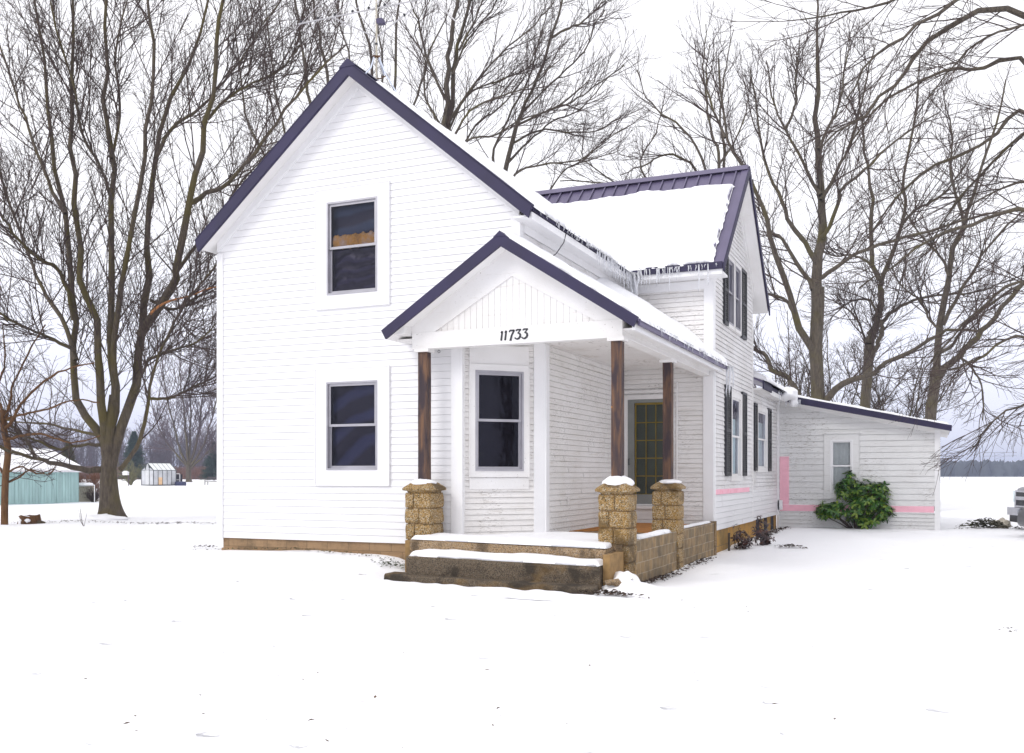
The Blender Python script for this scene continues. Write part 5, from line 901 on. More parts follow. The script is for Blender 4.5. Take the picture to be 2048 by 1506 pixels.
near = [(12, .25, .99, 2.3, .014, .006, 24, -.012, .06, 9, 4), (6, .12, .98, 1.1, .007, .0042, 28, -.01, .08, 6, 3), (2, .2, 1., .42, .0044, .0032, 34, .0, .10, 4, 3)]
grow_tree('overhanging_tree', LIMBS['r4'], 'bare tree reaching long drooping branches in from the right edge', 'barkgrey', 8, near, cull=in_view, lscale=.68)
up = [(11, .10, .98, 2.9, .022, .009, 30, .06, .08, 8, 4), (6, .12, .98, 1.4, .010, .0068, 32, .05, .11, 5, 3), (3, .2, 1., .6, .0075, .0058, 34, .03, .12, 4, 3)]
grow_tree('bare_tree', LIMBS['c1'], 'twin stemmed bare tree showing over the front roof right of the antenna', 'barkgrey', 9, up, cull=in_view, lscale=.8)
grow_tree('bare_tree', LIMBS['c3'], 'leaning slender bare tree above the middle of the right roof slope', 'barkgrey', 10, up, cull=in_view, lscale=.8)
grow_tree('bare_tree', LIMBS['c0'], 'many stemmed bare tree behind the roof peak and antenna', 'barkgrey', 12, up, cull=in_view, lscale=.8)
grow_tree('bare_tree', LIMBS['t5'], 'fine twigged bare tree behind the wing roof ridge', 'barkgrey', 13, up, cull=in_view, lscale=.8)
sm = [(4, .25, .98, .9, .010, .006, 42, .03, .12, 6, 4), (3, .2, 1., .42, .006, .004, 42, .02, .15, 4, 3), (2, .2, 1., .2, .004, .003, 42, .02, .15, 3, 3)]
grow_tree('young_tree', LIMBS['small'], 'small reddish barked tree at the far left edge in front of the teal shed', 'barkorange', 14, sm)
bgs = [(16, .2, .98, 7, .085, .035, 30, .06, .09, 6, 3), (7, .15, 1., 3.0, .045, .026, 34, .06, .12, 4, 3), (3, .2, 1., 1.4, .03, .02, 36, .04, .12, 3, 3)]
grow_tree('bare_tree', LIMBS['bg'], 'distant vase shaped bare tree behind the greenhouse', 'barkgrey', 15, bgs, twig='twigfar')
# tangle of twiggy small trees seen between the wing and the trunks
def generic_limbs(x, y, z, h, n_, spread, r, seed, lean=0):
    q = random.Random(seed); out = [[r, r*.8, [(x, y, z), (x+.02*h, y, z+h*.06), (x, y, z+h*.13), (x, y, z+h*.2)]]]
    for i in range(n_):
        a = 2*math.pi*i/n_+q.uniform(-.4, .4); s_ = spread*q.uniform(.35, 1.1); hh = h*q.uniform(.75, 1.05); pts = []
        for k in range(6):
            t = k/5; pts.append((x+math.cos(a)*s_*h*t**1.1+q.uniform(-.02, .02)*h+lean*t, y+math.sin(a)*s_*h*t**1.1+q.uniform(-.02, .02)*h, z+h*.17+(hh-h*.17)*t))
        out.append([r*.5, r*.10, pts])
    return out
thk = [(13, .1, .98, 1.7, .02, .010, 34, .05, .15, 6, 4), (6, .1, 1., .8, .011, .008, 36, .04, .15, 4, 3), (3, .2, 1., .4, .008, .006, 36, .04, .15, 3, 3)]
for i, (x, y, h_) in enumerate(((-4.3, 47.5, 8.5), (-1.6, 50, 8.0), (-7.2, 52, 8.5))):
    lab = ['low twiggy tree between the wing wall and the thick trunk', 'low twiggy tree behind the gap between the two left trunks', 'low twiggy tree mostly hidden behind the cross wing'][i]
    grow_tree('twiggy_tree', generic_limbs(x, y, gz(x, y)-.1, h_, 9, .38, .13, 40+i), lab, 'barkgrey', 50+i, thk, twig='twig')
# woods at the far side of the fields
def at(u, D):
    """plan position of a bearing given in photo columns at distance D along the view axis"""
    a = R(23.5); r = (u-1024)/1934; return (D*(math.cos(a)*r-math.sin(a)), D*(math.sin(a)*r+math.cos(a)))
def wood(name, u0, u1, D0, D1, n_, h0, h1, label, seed, mat, dens=13, rr=.05, skipev=None):
    g = np.random.default_rng(seed); parts = []
    base = []
    for i in range(n_):
        D = D0+(D1-D0)*g.random(); u = u0+(u1-u0)*g.random(); x, y = at(u, D); base.append((x, y, g.uniform(h0, h1)))
    base = np.array(base); N = len(base); K = 6
    P_ = np.zeros((N, K, 3)); t = np.linspace(0, 1, K)
    P_[:, :, 0] = base[:, 0:1]+g.normal(size=(N, K))*.25*t; P_[:, :, 1] = base[:, 1:2]+g.normal(size=(N, K))*.25*t
    P_[:, :, 2] = -.2+base[:, 2:3]*t[None, :]
    Rd = np.linspace(rr*3.2, rr*.8, K)[None, :]*np.ones((N, 1)); parts.append(tubes_np(P_, Rd, 4))
    A, RA = children(P_, Rd, dens, .12, .98, h1*.30, rr*1.2, rr*.5, 32, .09, .08, 5, g); parts.append(tubes_np(A, RA, 3))
    B, RB = children(A, RA, 6, .15, 1., h1*.13, rr*.75, rr*.4, 36, .06, .12, 4, g); parts.append(tubes_np(B, RB, 3))
    V, F = join_np(parts); o = npmesh(name, V, F, mat, None, True); tag(o, label, 'woods', None, 'stuff')
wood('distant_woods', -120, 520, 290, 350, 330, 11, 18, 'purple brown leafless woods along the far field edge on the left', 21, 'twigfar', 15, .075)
def brush(name, u0, u1, D0, D1, n_, h_, label, seed, mat, w_=.05):
    g = np.random.default_rng(seed); D = D0+(D1-D0)*g.random(n_); u = u0+(u1-u0)*g.random(n_)
    x, y = at(u, D); P_ = np.zeros((n_, 4, 3)); d = g.normal(size=(n_, 2))*.35*h_
    for k in range(4):
        t = k/3; P_[:, k, 0] = x+d[:, 0]*t; P_[:, k, 1] = y+d[:, 1]*t; P_[:, k, 2] = -.15+h_*t*g.uniform(.6, 1.1, n_)
    V, F = tubes_np(P_, np.linspace(w_, w_*.4, 4)[None, :]*np.ones((n_, 1)), 3); tag(npmesh(name, V, F, mat, None, True), label, 'undergrowth', None, 'stuff')
brush('field_edge_brush', -100, 520, 255, 290, 5200, 3.6, 'russet brush at the foot of the far left woods', 22, 'rust', .13)
def forest_strip():
    """far evergreen and bare forest, each tree its own tapered crown of tiers"""
    g = np.random.default_rng(31); V = []; F = []; o = 0
    for i in range(900):
        D = g.uniform(640, 760); u = g.uniform(1500, 2350); x, y = at(u, D); h_ = g.uniform(8, 12.5); w0 = g.uniform(2.2, 4.2); k = 7; n_ = 6; con = g.random() < .4
        prof = [(0, .7), (.2, 1.), (.45, .85 if con else 1.05), (.7, .5 if con else .9), (.9, .22 if con else .5), (1., .03)]
        vs = []
        for (t, q) in prof:
            for j in range(k):
                a = 2*math.pi*j/k; rr = w0*q*g.uniform(.65, 1.25); vs.append((x+math.cos(a)*rr, y+math.sin(a)*rr, -.3+h_*t+g.uniform(-.3, .3)))
        V += vs
        for r_ in range(n_-1):
            for j in range(k): F.append((o+r_*k+j, o+r_*k+(j+1) % k, o+(r_+1)*k+(j+1) % k, o+(r_+1)*k+j))
        o += len(vs)
    ob = npmesh('far_forest', np.array(V), np.array(F), simple('far_forest', (.040, .046, .046), .9, var=.5, vscale=.06), None, False); tag(ob, 'low dark forest on the horizon across the right hand field', 'forest', None, 'stuff')
forest_strip()
def conifer(name, x, y, h_, w0, label, mat, seed):
    g = np.random.default_rng(seed); z = gz(x, y)-.1; root = thing(name, label, 'tree', (x, y, z))
    m_ = MB(); m_.tube([(x, y, z), (x, y, z+h_*.5), (x, y, z+h_*.98)], [w0*.06, w0*.04, .02], 7); obj('trunk', m_, 'barkgrey', root, True)
    n_ = 420; t = g.random(n_)**.8; a = g.random(n_)*2*np.pi; ln = w0*(1.02-t)**.8*g.uniform(.5, 1.05, n_); P_ = np.zeros((n_, 4, 3))
    for k in range(4):
        s_ = k/3; P_[:, k, 0] = x+np.cos(a)*ln*s_; P_[:, k, 1] = y+np.sin(a)*ln*s_; P_[:, k, 2] = z+h_*(.06+.92*t)-ln*.18*s_**2+ln*.10*s_
    Rd = np.linspace(.03, .012, 4)[None, :]*np.ones((n_, 1))*h_/6; parts = [tubes_np(P_, Rd, 3)]
    A, RA = children(P_, Rd*3, 14, .15, 1., w0*.20, .035*h_/6, .018*h_/6, 48, -.02, .1, 3, g); parts.append(tubes_np(A, RA, 3))
    V, F = join_np(parts); npmesh('crown', V, F, mat, root, True)
x, y = at(136, 120); conifer('conifer', x, y, 5.6, 1.9, 'small yellowish green conifer behind the teal shed', 'coniferyel', 61)
x, y = at(268, 200); conifer('conifer', x, y, 10.5, 3.6, 'green conifer standing behind the mossy maple trunk', 'conifer', 62)
x, y = at(428, 210); conifer('conifer', x, y, 8.5, 3.4, 'dark conifer just left of the house corner', 'conifer', 63)
# ---------------------------------------------------------------- left yard
# teal shed: board and batten wall, snowy gable roof
sx0, sx1, sy0, sy1 = -50.5, -45.5, 30.2, 41.5; zb = -.42
shed = thing('teal_shed', 'long low shed with teal vertical boards and snow covered roof', 'shed', ((sx0+sx1)/2, (sy0+sy1)/2, zb))
m_ = MB(); q = random.Random(5); yy = sy0
while yy < sy1-.01:
    w_ = q.choice((.16, .22, .3)); y2 = min(sy1, yy+w_); dd = q.uniform(0, .02); m_.box(sx1-.1, sx1+dd, yy+.008, y2-.008, zb+.02, 1.50); yy = y2
m_.box(sx1-.12, sx1-.01, sy0, sy1, zb, 1.52); m_.box(sx0, sx1-.12, sy1-.08, sy1, zb, 1.5); m_.box(sx0, sx1-.12, sy0, sy0+.08, zb, 1.5)
m_.prism([(sx0, sy1-.08, 1.5), (sx1-.12, sy1-.08, 1.5), ((sx0+sx1)/2, sy1-.08, 2.6)], (0, .08, 0))
obj('wall', m_, simple('teal_boards', (.34, .50, .49), .7, var=.16, vscale=1.2, stretch=(3, 3, .5)), shed)
m_ = MB(); xm = (sx0+sx1)/2
for s_ in (-1, 1):
    xe = xm+s_*2.85
    m_.prism([(xm, sy0-.3, 2.72), (xe, sy0-.3, 1.54), (xe, sy0-.3, 1.46), (xm, sy0-.3, 2.64)], (0, sy1-sy0+.75, 0))
roof = obj('roof', m_, simple('pale_fascia', (.72, .70, .74), .6), shed)
snow_patch('roof_snow', lambda u, v: (L2(xm-.05, xm+2.87, u), L2(sy0-.3, sy1+.44, v), L2(2.74, 1.55, u)), 20, 60, .10, 'snow covering the roof of the teal shed', .15, (0, 1, 1, 1), 71, .04, size=(3, 12))
snow_patch('roof_snow', lambda u, v: (L2(xm-2.87, xm+.05, u), L2(sy0-.3, sy1+.44, v), L2(1.55, 2.74, u)), 14, 30, .10, 'snow on the far slope of the teal shed roof', .15, (1, 0, 1, 1), 72, .04, size=(3, 12))
# leaning corrugated panel with brush beside the shed
px_, py_ = at(167, 57); cy_ = gz(px_, py_)
m_ = MB()
for i in range(24):
    a0, a1 = i/24, (i+1)/24; f = lambda a: (px_-.55+.50*a, py_+.1+1.15*a*.95, .03*math.sin(a*60)); p0, p1 = f(a0), f(a1)
    m_.hexa([(p0[0], p0[1], cy_), (p1[0], p1[1], cy_), (p1[0]-.02, p1[1]+.03, cy_), (p0[0]-.02, p0[1]+.03, cy_), (p0[0]-.35+p0[2], p0[1]-.12, cy_+.98), (p1[0]-.35+p1[2], p1[1]-.12, cy_+.98), (p1[0]-.37+p1[2], p1[1]-.09, cy_+.98), (p0[0]-.37+p0[2], p0[1]-.09, cy_+.98)])
tag(obj('corrugated_panel', m_, simple('beige_sheet', (.38, .34, .27), .6)), 'beige corrugated panel leaning beside the teal shed', 'panel')
blob('panel_snow', (px_-.5, py_+.6, cy_+1.02), (.35, .6, .10), 'snow on top of the leaning corrugated panel', 13)
def twigs(name, x, y, z, r, h_, n_, label, mat, seed, w_=.012, cat='bush', lv=2):
    g = np.random.default_rng(seed); a = g.random(n_)*2*np.pi; P_ = np.zeros((n_, 6, 3)); rr = r*g.uniform(.3, 1.05, n_); hh = h_*g.uniform(.55, 1.05, n_)
    for k in range(6):
        t = k/5; P_[:, k, 0] = x+np.cos(a)*rr*t**.9+g.normal(size=n_)*.03*r; P_[:, k, 1] = y+np.sin(a)*rr*t**.9+g.normal(size=n_)*.03*r; P_[:, k, 2] = z-.05+hh*t
    Rd = np.linspace(w_, w_*.5, 6)[None, :]*np.ones((n_, 1)); parts = [tubes_np(P_, Rd, 4)]
    A, RA = children(P_, Rd, 6, .2, 1., h_*.4, w_*.6, w_*.35, 42, .03, .15, 4, g); parts.append(tubes_np(A, RA, 3))
    if lv > 1: B, RB = children(A, RA, 4, .2, 1., h_*.18, w_*.45, w_*.3, 42, .02, .15, 3, g); parts.append(tubes_np(B, RB, 3))
    V, F = join_np(parts); o = npmesh(name, V, F, mat, None, True); tag(o, label, cat); return o
x, y = at(176, 60); twigs('brush_pile', x, y, gz(x, y), 1.5, 1.9, 60, 'russet bramble thicket by the end of the teal shed', 'rust', 81, .02)
x, y = at(186, 57.5); twigs('brush_pile', x, y, gz(x, y), .8, .8, 26, 'dark scrub low beside the corrugated panel', 'twig', 82, .02)
x, y = at(178, 68); blob('snow_mound', (x, y, gz(x, y)+.3), (1.6, 1.6, .9), 'snow covered mound behind the bramble thicket', 14)
x, y = at(262, 112); twigs('shrub', x, y, gz(x, y), 1.9, 2.7, 26, 'greenish leafless shrub left of the greenhouse', simple('olive_twig', (.17, .16, .08), .9, var=.4), 83, .035)
x, y = at(189, 56); m_ = MB(); m_.tube([(x, y, gz(x, y)-.1), (x, y, gz(x, y)+1.05)], .025, 6); tag(obj('stake', m_, 'oldtrim'), 'thin pale stake standing in snow beyond the shed', 'stake')
x, y = at(251, 106); zz = gz(x, y); bx_ = thing('nest_box', 'small white box on a post left of the greenhouse', 'box', (x, y, zz))
m_ = MB(); m_.tube([(x+.35, y+.1, zz-.1), (x+.35, y+.1, zz+1.15)], .05, 6); obj('post', m_, 'twigfar', bx_); m_ = MB(); m_.box(x-.3, x+.35, y-.15, y+.15, zz+1.15, zz+1.45); m_.prism([(x-.36, y-.2, zz+1.45), (x+.41, y-.2, zz+1.45), (x+.02, y-.2, zz+1.62)], (0, .4, 0)); obj('box', m_, 'trimw', bx_)
# greenhouse
def pt(u, v, D): x_, y_ = at(u, D); return Vector((x_, y_, H+(950-v)/1934*D))
gA, gB, gD = pt(283, 968, 106.8), pt(307, 970, 105.0), pt(352, 966, 107.5)
z0 = gB.z-.02; gA.z = gB.z = gD.z = z0; gC = gA+(gD-gB)
gh = thing('greenhouse', 'small gabled greenhouse with dark frame and pale panels on the snow', 'greenhouse', tuple((gA+gD)/2))
hw, hr = 1.62, 2.42
ua, ul = (gB-gA), (gD-gB); Wd = ua.length; Ln = ul.length; ua.normalize(); ul.normalize()
G = lambda a, l, z: tuple(gA+ua*a+ul*l+Vector((0, 0, z)))
fr = MB(); bar = lambda p, q_, r_=.022: fr.tube([p, q_], r_*1.5, 4)
for l in (0, Ln):
    for a in (0, Wd*.33, Wd*.66, Wd): bar(G(a, l, 0), G(a, l, hw if a in (0, Wd) else hw+.48), .03)
    bar(G(0, l, hw), G(Wd/2, l, hr), .03); bar(G(Wd, l, hw), G(Wd/2, l, hr), .03); bar(G(0, l, 0), G(Wd, l, 0), .04); bar(G(0, l, hw), G(Wd, l, hw))
for k in range(6):
    l = Ln*k/5
    for a in (0, Wd): bar(G(a, l, 0), G(a, l, hw), .024); bar(G(a, l, hw), G(Wd/2, l, hr), .016)
for a in (0, Wd): bar(G(a, 0, hw), G(a, Ln, hw), .03); bar(G(a, 0, 0), G(a, Ln, 0), .04)
bar(G(Wd/2, 0, hr), G(Wd/2, Ln, hr), .03); obj('frame', fr, simple('dark_green_frame', (.06, .07, .07), .5), gh)
pn = MB()
for k in range(5):
    l0, l1 = Ln*k/5+.03, Ln*(k+1)/5-.03
    for a in (0, Wd): pn.quad(G(a, l0, .02), G(a, l1, .02), G(a, l1, hw), G(a, l0, hw))
for l in (0, Ln):
    pn.quad(G(0, l, 0), G(Wd*.33, l, 0), G(Wd*.33, l, hw+.3), G(0, l, hw)); pn.quad(G(Wd*.66, l, 0), G(Wd, l, 0), G(Wd, l, hw), G(Wd*.66, l, hw+.3)); pn.quad(G(Wd*.33, l, hw+.02), G(Wd*.66, l, hw+.02), G(Wd/2, l, hr))
obj('wall_panels', pn, simple('hazy_polycarbonate', (.52, .53, .55), .3, var=.2, vscale=1.2), gh)
pn = MB()
for a in (0, Wd): pn.quad(G(a, 0, hw), G(a, Ln, hw), G(Wd/2, Ln, hr), G(Wd/2, 0, hr))
obj('roof', pn, simple('snowy_panels', (.78, .80, .79), .4, var=.06), gh)
pn = MB(); pn.prism([G(Wd*.33+.02, -.02, .04), G(Wd*.66-.02, -.02, .04), G(Wd*.66-.02, -.02, hw), G(Wd*.33+.02, -.02, hw)], tuple(-ul*.03)); obj('door', pn, simple('door_panel', (.60, .61, .62), .35), gh)
pn = MB(); pn.prism([G(Wd+.01, Ln*.22, .05), G(Wd+.01, Ln*.38, .05), G(Wd+.01, Ln*.38, .85), G(Wd+.01, Ln*.22, .85)], tuple(ua*.012)); obj('orange_board', pn, simple('orange_board', (.75, .50, .28), .6), gh)
x, y = at(361, 107); zz = gz(x, y)
m_ = MB(); m_.rbox((x, y, zz+.22), (1.1, .7, .55), .3, 4); tag(obj('blue_tub', m_, simple('navy_plastic', (.035, .04, .10), .45), None, True), 'navy blue tub right of the greenhouse', 'tub')
x, y = at(357, 110); zz = gz(x, y); fr_ = thing('garden_stand', 'dark open stand behind the blue tub', 'stand', (x, y, zz)); m_ = MB(); m_.box(x-.45, x+.3, y-.1, y+.3, zz, zz+1.25); obj('cabinet', m_, 'darkgap', fr_); m_ = MB()
for k in (-.46, .26): m_.box(x+k, x+k+.08, y-.14, y-.1, zz, zz+1.35)
m_.box(x-.46, x+.34, y-.14, y-.1, zz+1.28, zz+1.36); m_.box(x-.46, x+.34, y-.14, y-.1, zz+.6, zz+.66); obj('frame', m_, 'trimw', fr_)
x, y = at(429, 112); zz = gz(x, y); bn = thing('garden_bench', 'dark garden bench half hidden by the left house corner', 'bench', (x, y, zz)); br = MB()
br.box(x-1.0, x+.9, y-.05, y, zz+.62, zz+.78); br.box(x-1.0, x+.9, y-.05, y, zz+.82, zz+.98); obj('backrest', br, simple('dark_slats', (.06, .05, .055), .7), bn)
br = MB(); br.box(x-1.0, x+.9, y-.55, y-.08, zz+.40, zz+.45); obj('seat', br, 'barkgrey', bn)
for k in (-.98, .82):
    br = MB(); br.box(x+k, x+k+.06, y-.55, y-.49, zz-.1, zz+.62); br.box(x+k, x+k+.06, y-.06, y, zz-.1, zz+.98); br.box(x+k, x+k+.06, y-.49, y-.06, zz+.58, zz+.62); obj('leg', br, 'barkgrey', bn)
blob('bench_snow', (x, y-.3, zz+.48), (.95, .26, .07), 'snow lying on the garden bench seat', 24)
# stump with broken rim, saplings, leaf scraps
x, y = at(59, 24.6); zz = gz(x, y); m_ = MB(); k = 16; vs = []
for (rr, hh) in ((.30, -.1), (.26, .05), (.24, .14), (.23, .20), (.17, .17), (.10, .06)):
    for j in range(k):
        a = 2*math.pi*j/k; w_ = 1+.22*mnoise.noise(Vector((math.cos(a)*1.5, math.sin(a)*1.5, 3))); vs.append((x+math.cos(a)*rr*w_*1.15, y+math.sin(a)*rr*w_, zz+hh+(.08*mnoise.noise(Vector((math.cos(a)*2.5, math.sin(a)*2.5, hh))) if hh > .1 else 0)))
m_.add(vs, [(i*k+j, i*k+(j+1) % k, (i+1)*k+(j+1) % k, (i+1)*k+j) for i in range(5) for j in range(k)]+[tuple(range(5*k, 6*k))])
tag(obj('tree_stump', m_, 'barkorange'), 'broken low stump filled with snow near the left edge', 'stump')
blob('stump_snow', (x-.02, y-.14, zz+.05), (.24, .16, .14), 'snow heaped in and before the broken stump', 26)
blob('root_chunk', (x+.33, y+.02, zz+.03), (.20, .06, .045), 'dark root trailing right of the broken stump', 27, mat='bark', cat='root')
x, y = at(222, 25.9)
blob('snow_mound', (x-.1, y-.25, gz(x, y)-.05), (.75, .35, .16), 'low snow mound against the roots of the big maple', 28)
def sapling(u, D, seed, lab):
    x, y = at(u, D); z = gz(x, y); q = random.Random(seed); m_ = MB()
    for k in range(4):
        a = q.uniform(-1, 1); m_.tube([(x, y, z-.02), (x+a*.12, y, z+.12), (x+a*.22, y+q.uniform(-.05, .05), z+.3+q.random()*.2)], [.005, .004, .003], 4)
    tag(obj('sapling', m_, 'twig'), lab, 'sapling')
sapling(168, 22.5, 1, 'two or three bare twigs sticking up left of the big maple roots')
def leaf(mb, x, y, z, s_, q, curl=.3):
    a = q.uniform(0, 6.28); c, d = math.cos(a)*s_, math.sin(a)*s_; t = q.uniform(-.3, .5)*s_
    mb.add([(x-c, y-d, z), (x+d*.45, y-c*.45, z+.15*s_), (x+c, y+d, z+t), (x-d*.45, y+c*.45, z+curl*s_)], [(0, 1, 2, 3)])
m_ = MB(); q = random.Random(4)
for i in range(60):
    y = 3.6+8.5*q.random()**1.3; x = -y*.45+q.uniform(-.5, .42)*y*1.05; leaf(m_, x, y, gz(x, y)+.022, q.uniform(.006, .024), q)
for i in range(14): x, y = at(q.uniform(5, 190)*2, 0), 0; x, y = at(q.uniform(20, 1000), q.uniform(5.2, 7.5)); leaf(m_, x, y, gz(x, y)+.022, q.uniform(.008, .028), q)
tag(obj('leaf_scraps', m_, simple('dead_leaf', (.10, .06, .035), .9, var=.5)), 'tiny dead leaves and twigs dotted over the foreground snow', 'leaf litter', None, 'stuff')
def litter(name, cx, cy, rx, ry, n_, s0, s1, label, col=(.06, .04, .03), seed=1, ang=0, hz=.05):
    q = random.Random(seed); m_ = MB(); ca, sa = math.cos(ang), math.sin(ang)
    for i in range(n_):
        a, b_ = q.gauss(0, .5)*rx, q.gauss(0, .5)*ry; x, y = cx+a*ca-b_*sa, cy+a*sa+b_*ca
        leaf(m_, x, y, gz(x, y)+.018+q.random()*hz*math.exp(-(a/rx)**2-(b_/ry)**2), q.uniform(s0, s1), q, .5)
    o = obj(name, m_, simple(name+'_col', col, .9, var=.5)); tag(o, label, 'leaf litter', None, 'stuff')
litter('leaf_clump', -2.613, 19.95, .30, .12, 90, .015, .05, 'dark clump of wet leaves on the snow before the annex', seed=3)
litter('leaf_litter', -3.66, 13.9, .10, 1.3, 260, .012, .04, 'dark leaves and earth along the foot of the porch wall', seed=4)
litter('leaf_litter', -3.62, 16.4, .12, .9, 160, .012, .035, 'dark leaves at the foot of the rear porch wall', seed=5)
litter('leaf_litter', -3.6, 23.5, .18, 3.0, 420, .012, .05, 'bare earth and leaves along the rear foundation', seed=6)
litter('leaf_litter', -3.72, 11.55, .42, .06, 140, .015, .05, 'dark soil showing through snow right of the steps', seed=7, ang=-.15)
litter('leaf_litter', -9.4, 13.02, 1.9, .06, 260, .008, .026, 'moss and leaves along the foot of the front wall', (.07, .07, .03), 8)
litter('leaf_litter', -7.55, 12.85, .35, .16, 130, .01, .03, 'green weeds in snow left of the steps', (.06, .075, .03), 9)
x, y = at(330, 23.9); litter('leaf_litter', x, y, 1.9, .06, 260, .01, .035, 'thin dark line of leaves on the bank right of the maple', seed=10, ang=R(23.5))
x, y = at(110, 24.3); litter('leaf_litter', x, y, 1.7, .06, 150, .01, .03, 'thin dark line of leaves on the bank left of the maple', seed=11, ang=R(23.5))
x, y = at(408, 17.2); litter('leaf_litter', x, y, .25, .04, 60, .01, .03, 'dark scraps on the snow near the left house corner', seed=12, ang=R(23.5))
x, y = at(1972, 25.6); litter('branch_heap', x, y, .55, .35, 420, .02, .075, 'low heap of dark clippings on the snow right of the annex', (.06, .055, .03), 13, hz=.26)
x, y = at(2003, 25.7); blob('straw_clump', (x, y, gz(x, y)+.08), (.22, .16, .14), 'pale straw clump right of the clippings heap', 31, mat=simple('straw', (.55, .50, .42), .95, var=.3, vscale=20, bscale=60), cat='straw', amp=.7)
x, y = at(1990, 25.0); litter('leaf_litter', x, y, 1.3, .12, 160, .01, .04, 'brown scraps along the drive edge by the vehicles', seed=14, ang=R(23.5))
x, y = at(2021, 9.2); litter('leaf_litter', x, y, .10, .03, 14, .012, .022, 'two dark leaves on the snow at the right edge', seed=15)
blob('concrete_lump', (-3.78, 11.98, -.09), (.10, .09, .045), 'tan stone poking out of the snow heap by the steps', 33, mat='steptan', cat='stone', amp=.4)
# ---------------------------------------------------------------- shrubs by the wing
def leafy(name, label, x, y, z, blobs, n_, size, mat, seed, stems, stem_mat='twig', whorl=6):
    """leaf rosettes spread through overlapping lobes, each rosette a fan of long pointed leaves"""
    g = np.random.default_rng(seed); root = thing(name, label, 'bush', (x, y, z)); V = []; F = []; o = 0; tips = []
    wts = np.array([b_[3]*b_[4]*b_[5] for b_ in blobs])**.7; wts /= wts.sum()
    for i in range(n_):
        b_ = blobs[g.choice(len(blobs), p=wts)]; d = g.normal(size=3); d /= np.linalg.norm(d); rr = g.random()**.4
        c = np.array([x+b_[0]+d[0]*b_[3]*rr, y+b_[1]+d[1]*b_[4]*rr, z+b_[2]+d[2]*b_[5]*rr]); 
        if c[2] < z+.03: continue
        out_ = d*.8+np.array([0, 0, .75])+g.normal(size=3)*.25; out_ /= np.linalg.norm(out_); tips.append(c)
        e1 = np.cross(out_, [1, .3, .2]); e1 /= np.linalg.norm(e1); e2 = np.cross(out_, e1); s_ = size*g.uniform(.7, 1.2); ph = g.random()*6
        for k in range(whorl):
            a = ph+k*2*np.pi/whorl; rd = e1*np.cos(a)+e2*np.sin(a); sd_ = np.cross(out_, rd); dr = g.uniform(-.55, .35)
            ax_ = rd+out_*dr; ax_ /= np.linalg.norm(ax_)
            p = [c, c+ax_*s_*.35+sd_*s_*.17, c+ax_*s_*.7+sd_*s_*.17-out_*s_*.05, c+ax_*s_-out_*s_*.14, c+ax_*s_*.7-sd_*s_*.17-out_*s_*.05, c+ax_*s_*.35-sd_*s_*.17]
            mid1, mid2 = c+ax_*s_*.35-out_*s_*.03, c+ax_*s_*.7-out_*s_*.09
            V += [p[0], p[1], p[2], p[3], p[4], p[5], mid1, mid2]
            F += [(o, o+1, o+6, o+6), (o, o+6, o+5, o+5), (o+1, o+2, o+7, o+6), (o+6, o+7, o+4, o+5), (o+2, o+3, o+7, o+7), (o+7, o+3, o+4, o+4)]; o += 8
    g0 = worg(root); me = bpy.data.meshes.new('foliage'); me.from_pydata([tuple(v-np.array(g0)) for v in V], [], [tuple(dict.fromkeys(f)) for f in F]); me.update(); link_mesh('foliage', me, mat, root)
    m_ = MB(); q = random.Random(seed)
    for k in range(stems):
        t = tips[q.randrange(len(tips))]; m_.tube([(x+q.uniform(-.06, .06), y+q.uniform(-.06, .06), z-.1), ((x+t[0])/2+q.uniform(-.08, .08), (y+t[1])/2, (z+t[2])/2-.05), tuple(t)], [.016*size/.12, .010*size/.12, .005*size/.12], 5)
    obj('stems', m_, stem_mat, root, True); return root
def leaf_mat(name, a, b_, c, rough=.35):
    m, n, bs = new_mat(name); g = n.nodes.new('ShaderNodeNewGeometry')
    n.links.new(ramp(n, g.outputs['Random Per Island'], [(.0, a), (.5, b_), (1., c)]), bs.inputs['Base Color']); bs.inputs['Roughness'].default_value = rough
    return m
rh = leaf_mat('rhododendron_leaf', (.020, .072, .012), (.055, .155, .020), (.19, .26, .03))
x, y = at(1712, 25.4); zz = gz(x, y)
leafy('rhododendron_bush', 'dense green rhododendron in front of the annex window', x, y, zz, [(.05, .0, .62, .55, .45, .42), (-.62, -.1, .50, .42, .35, .24), (-.22, .0, 1.02, .38, .32, .30), (.48, .0, .80, .40, .38, .40), (.15, 0, 1.08, .40, .32, .22), (.66, 0, .48, .26, .28, .28), (.30, -.1, .22, .34, .32, .22), (-.16, 0, 1.36, .18, .18, .20), (-.80, 0, .46, .24, .25, .16), (.60, 0, 1.08, .22, .2, .15)], 540, .150, rh, 91, 34)
dk = leaf_mat('dark_bronze_leaf', (.030, .016, .022), (.05, .03, .03), (.10, .030, .018), .4)
x, y = at(1478, 19.6); zz = gz(x, y); leafy('small_shrub', 'small dark leaved shrub against the ochre foundation', x, y, zz-.02, [(0, 0, .28, .24, .22, .24), (.14, -.05, .14, .24, .2, .10)], 34, .095, dk, 92, 14, whorl=5)
x, y = at(1524, 19.9); zz = gz(x, y); leafy('small_shrub', 'small bronze leaved shrub on the snow, right of its darker neighbour', x, y, zz-.02, [(0, 0, .32, .26, .22, .24), (.12, 0, .13, .26, .2, .12), (-.05, 0, .55, .1, .1, .12)], 38, .095, dk, 93, 14, whorl=5)
x, y = at(1458, 19.3); m_ = MB(); zz = gz(x, y); m_.box(x-.02, x+.02, y-.02, y+.02, zz-.1, zz+.36); tag(obj('wooden_stake', m_, 'bark'), 'short dark stake left of the two small shrubs', 'stake')
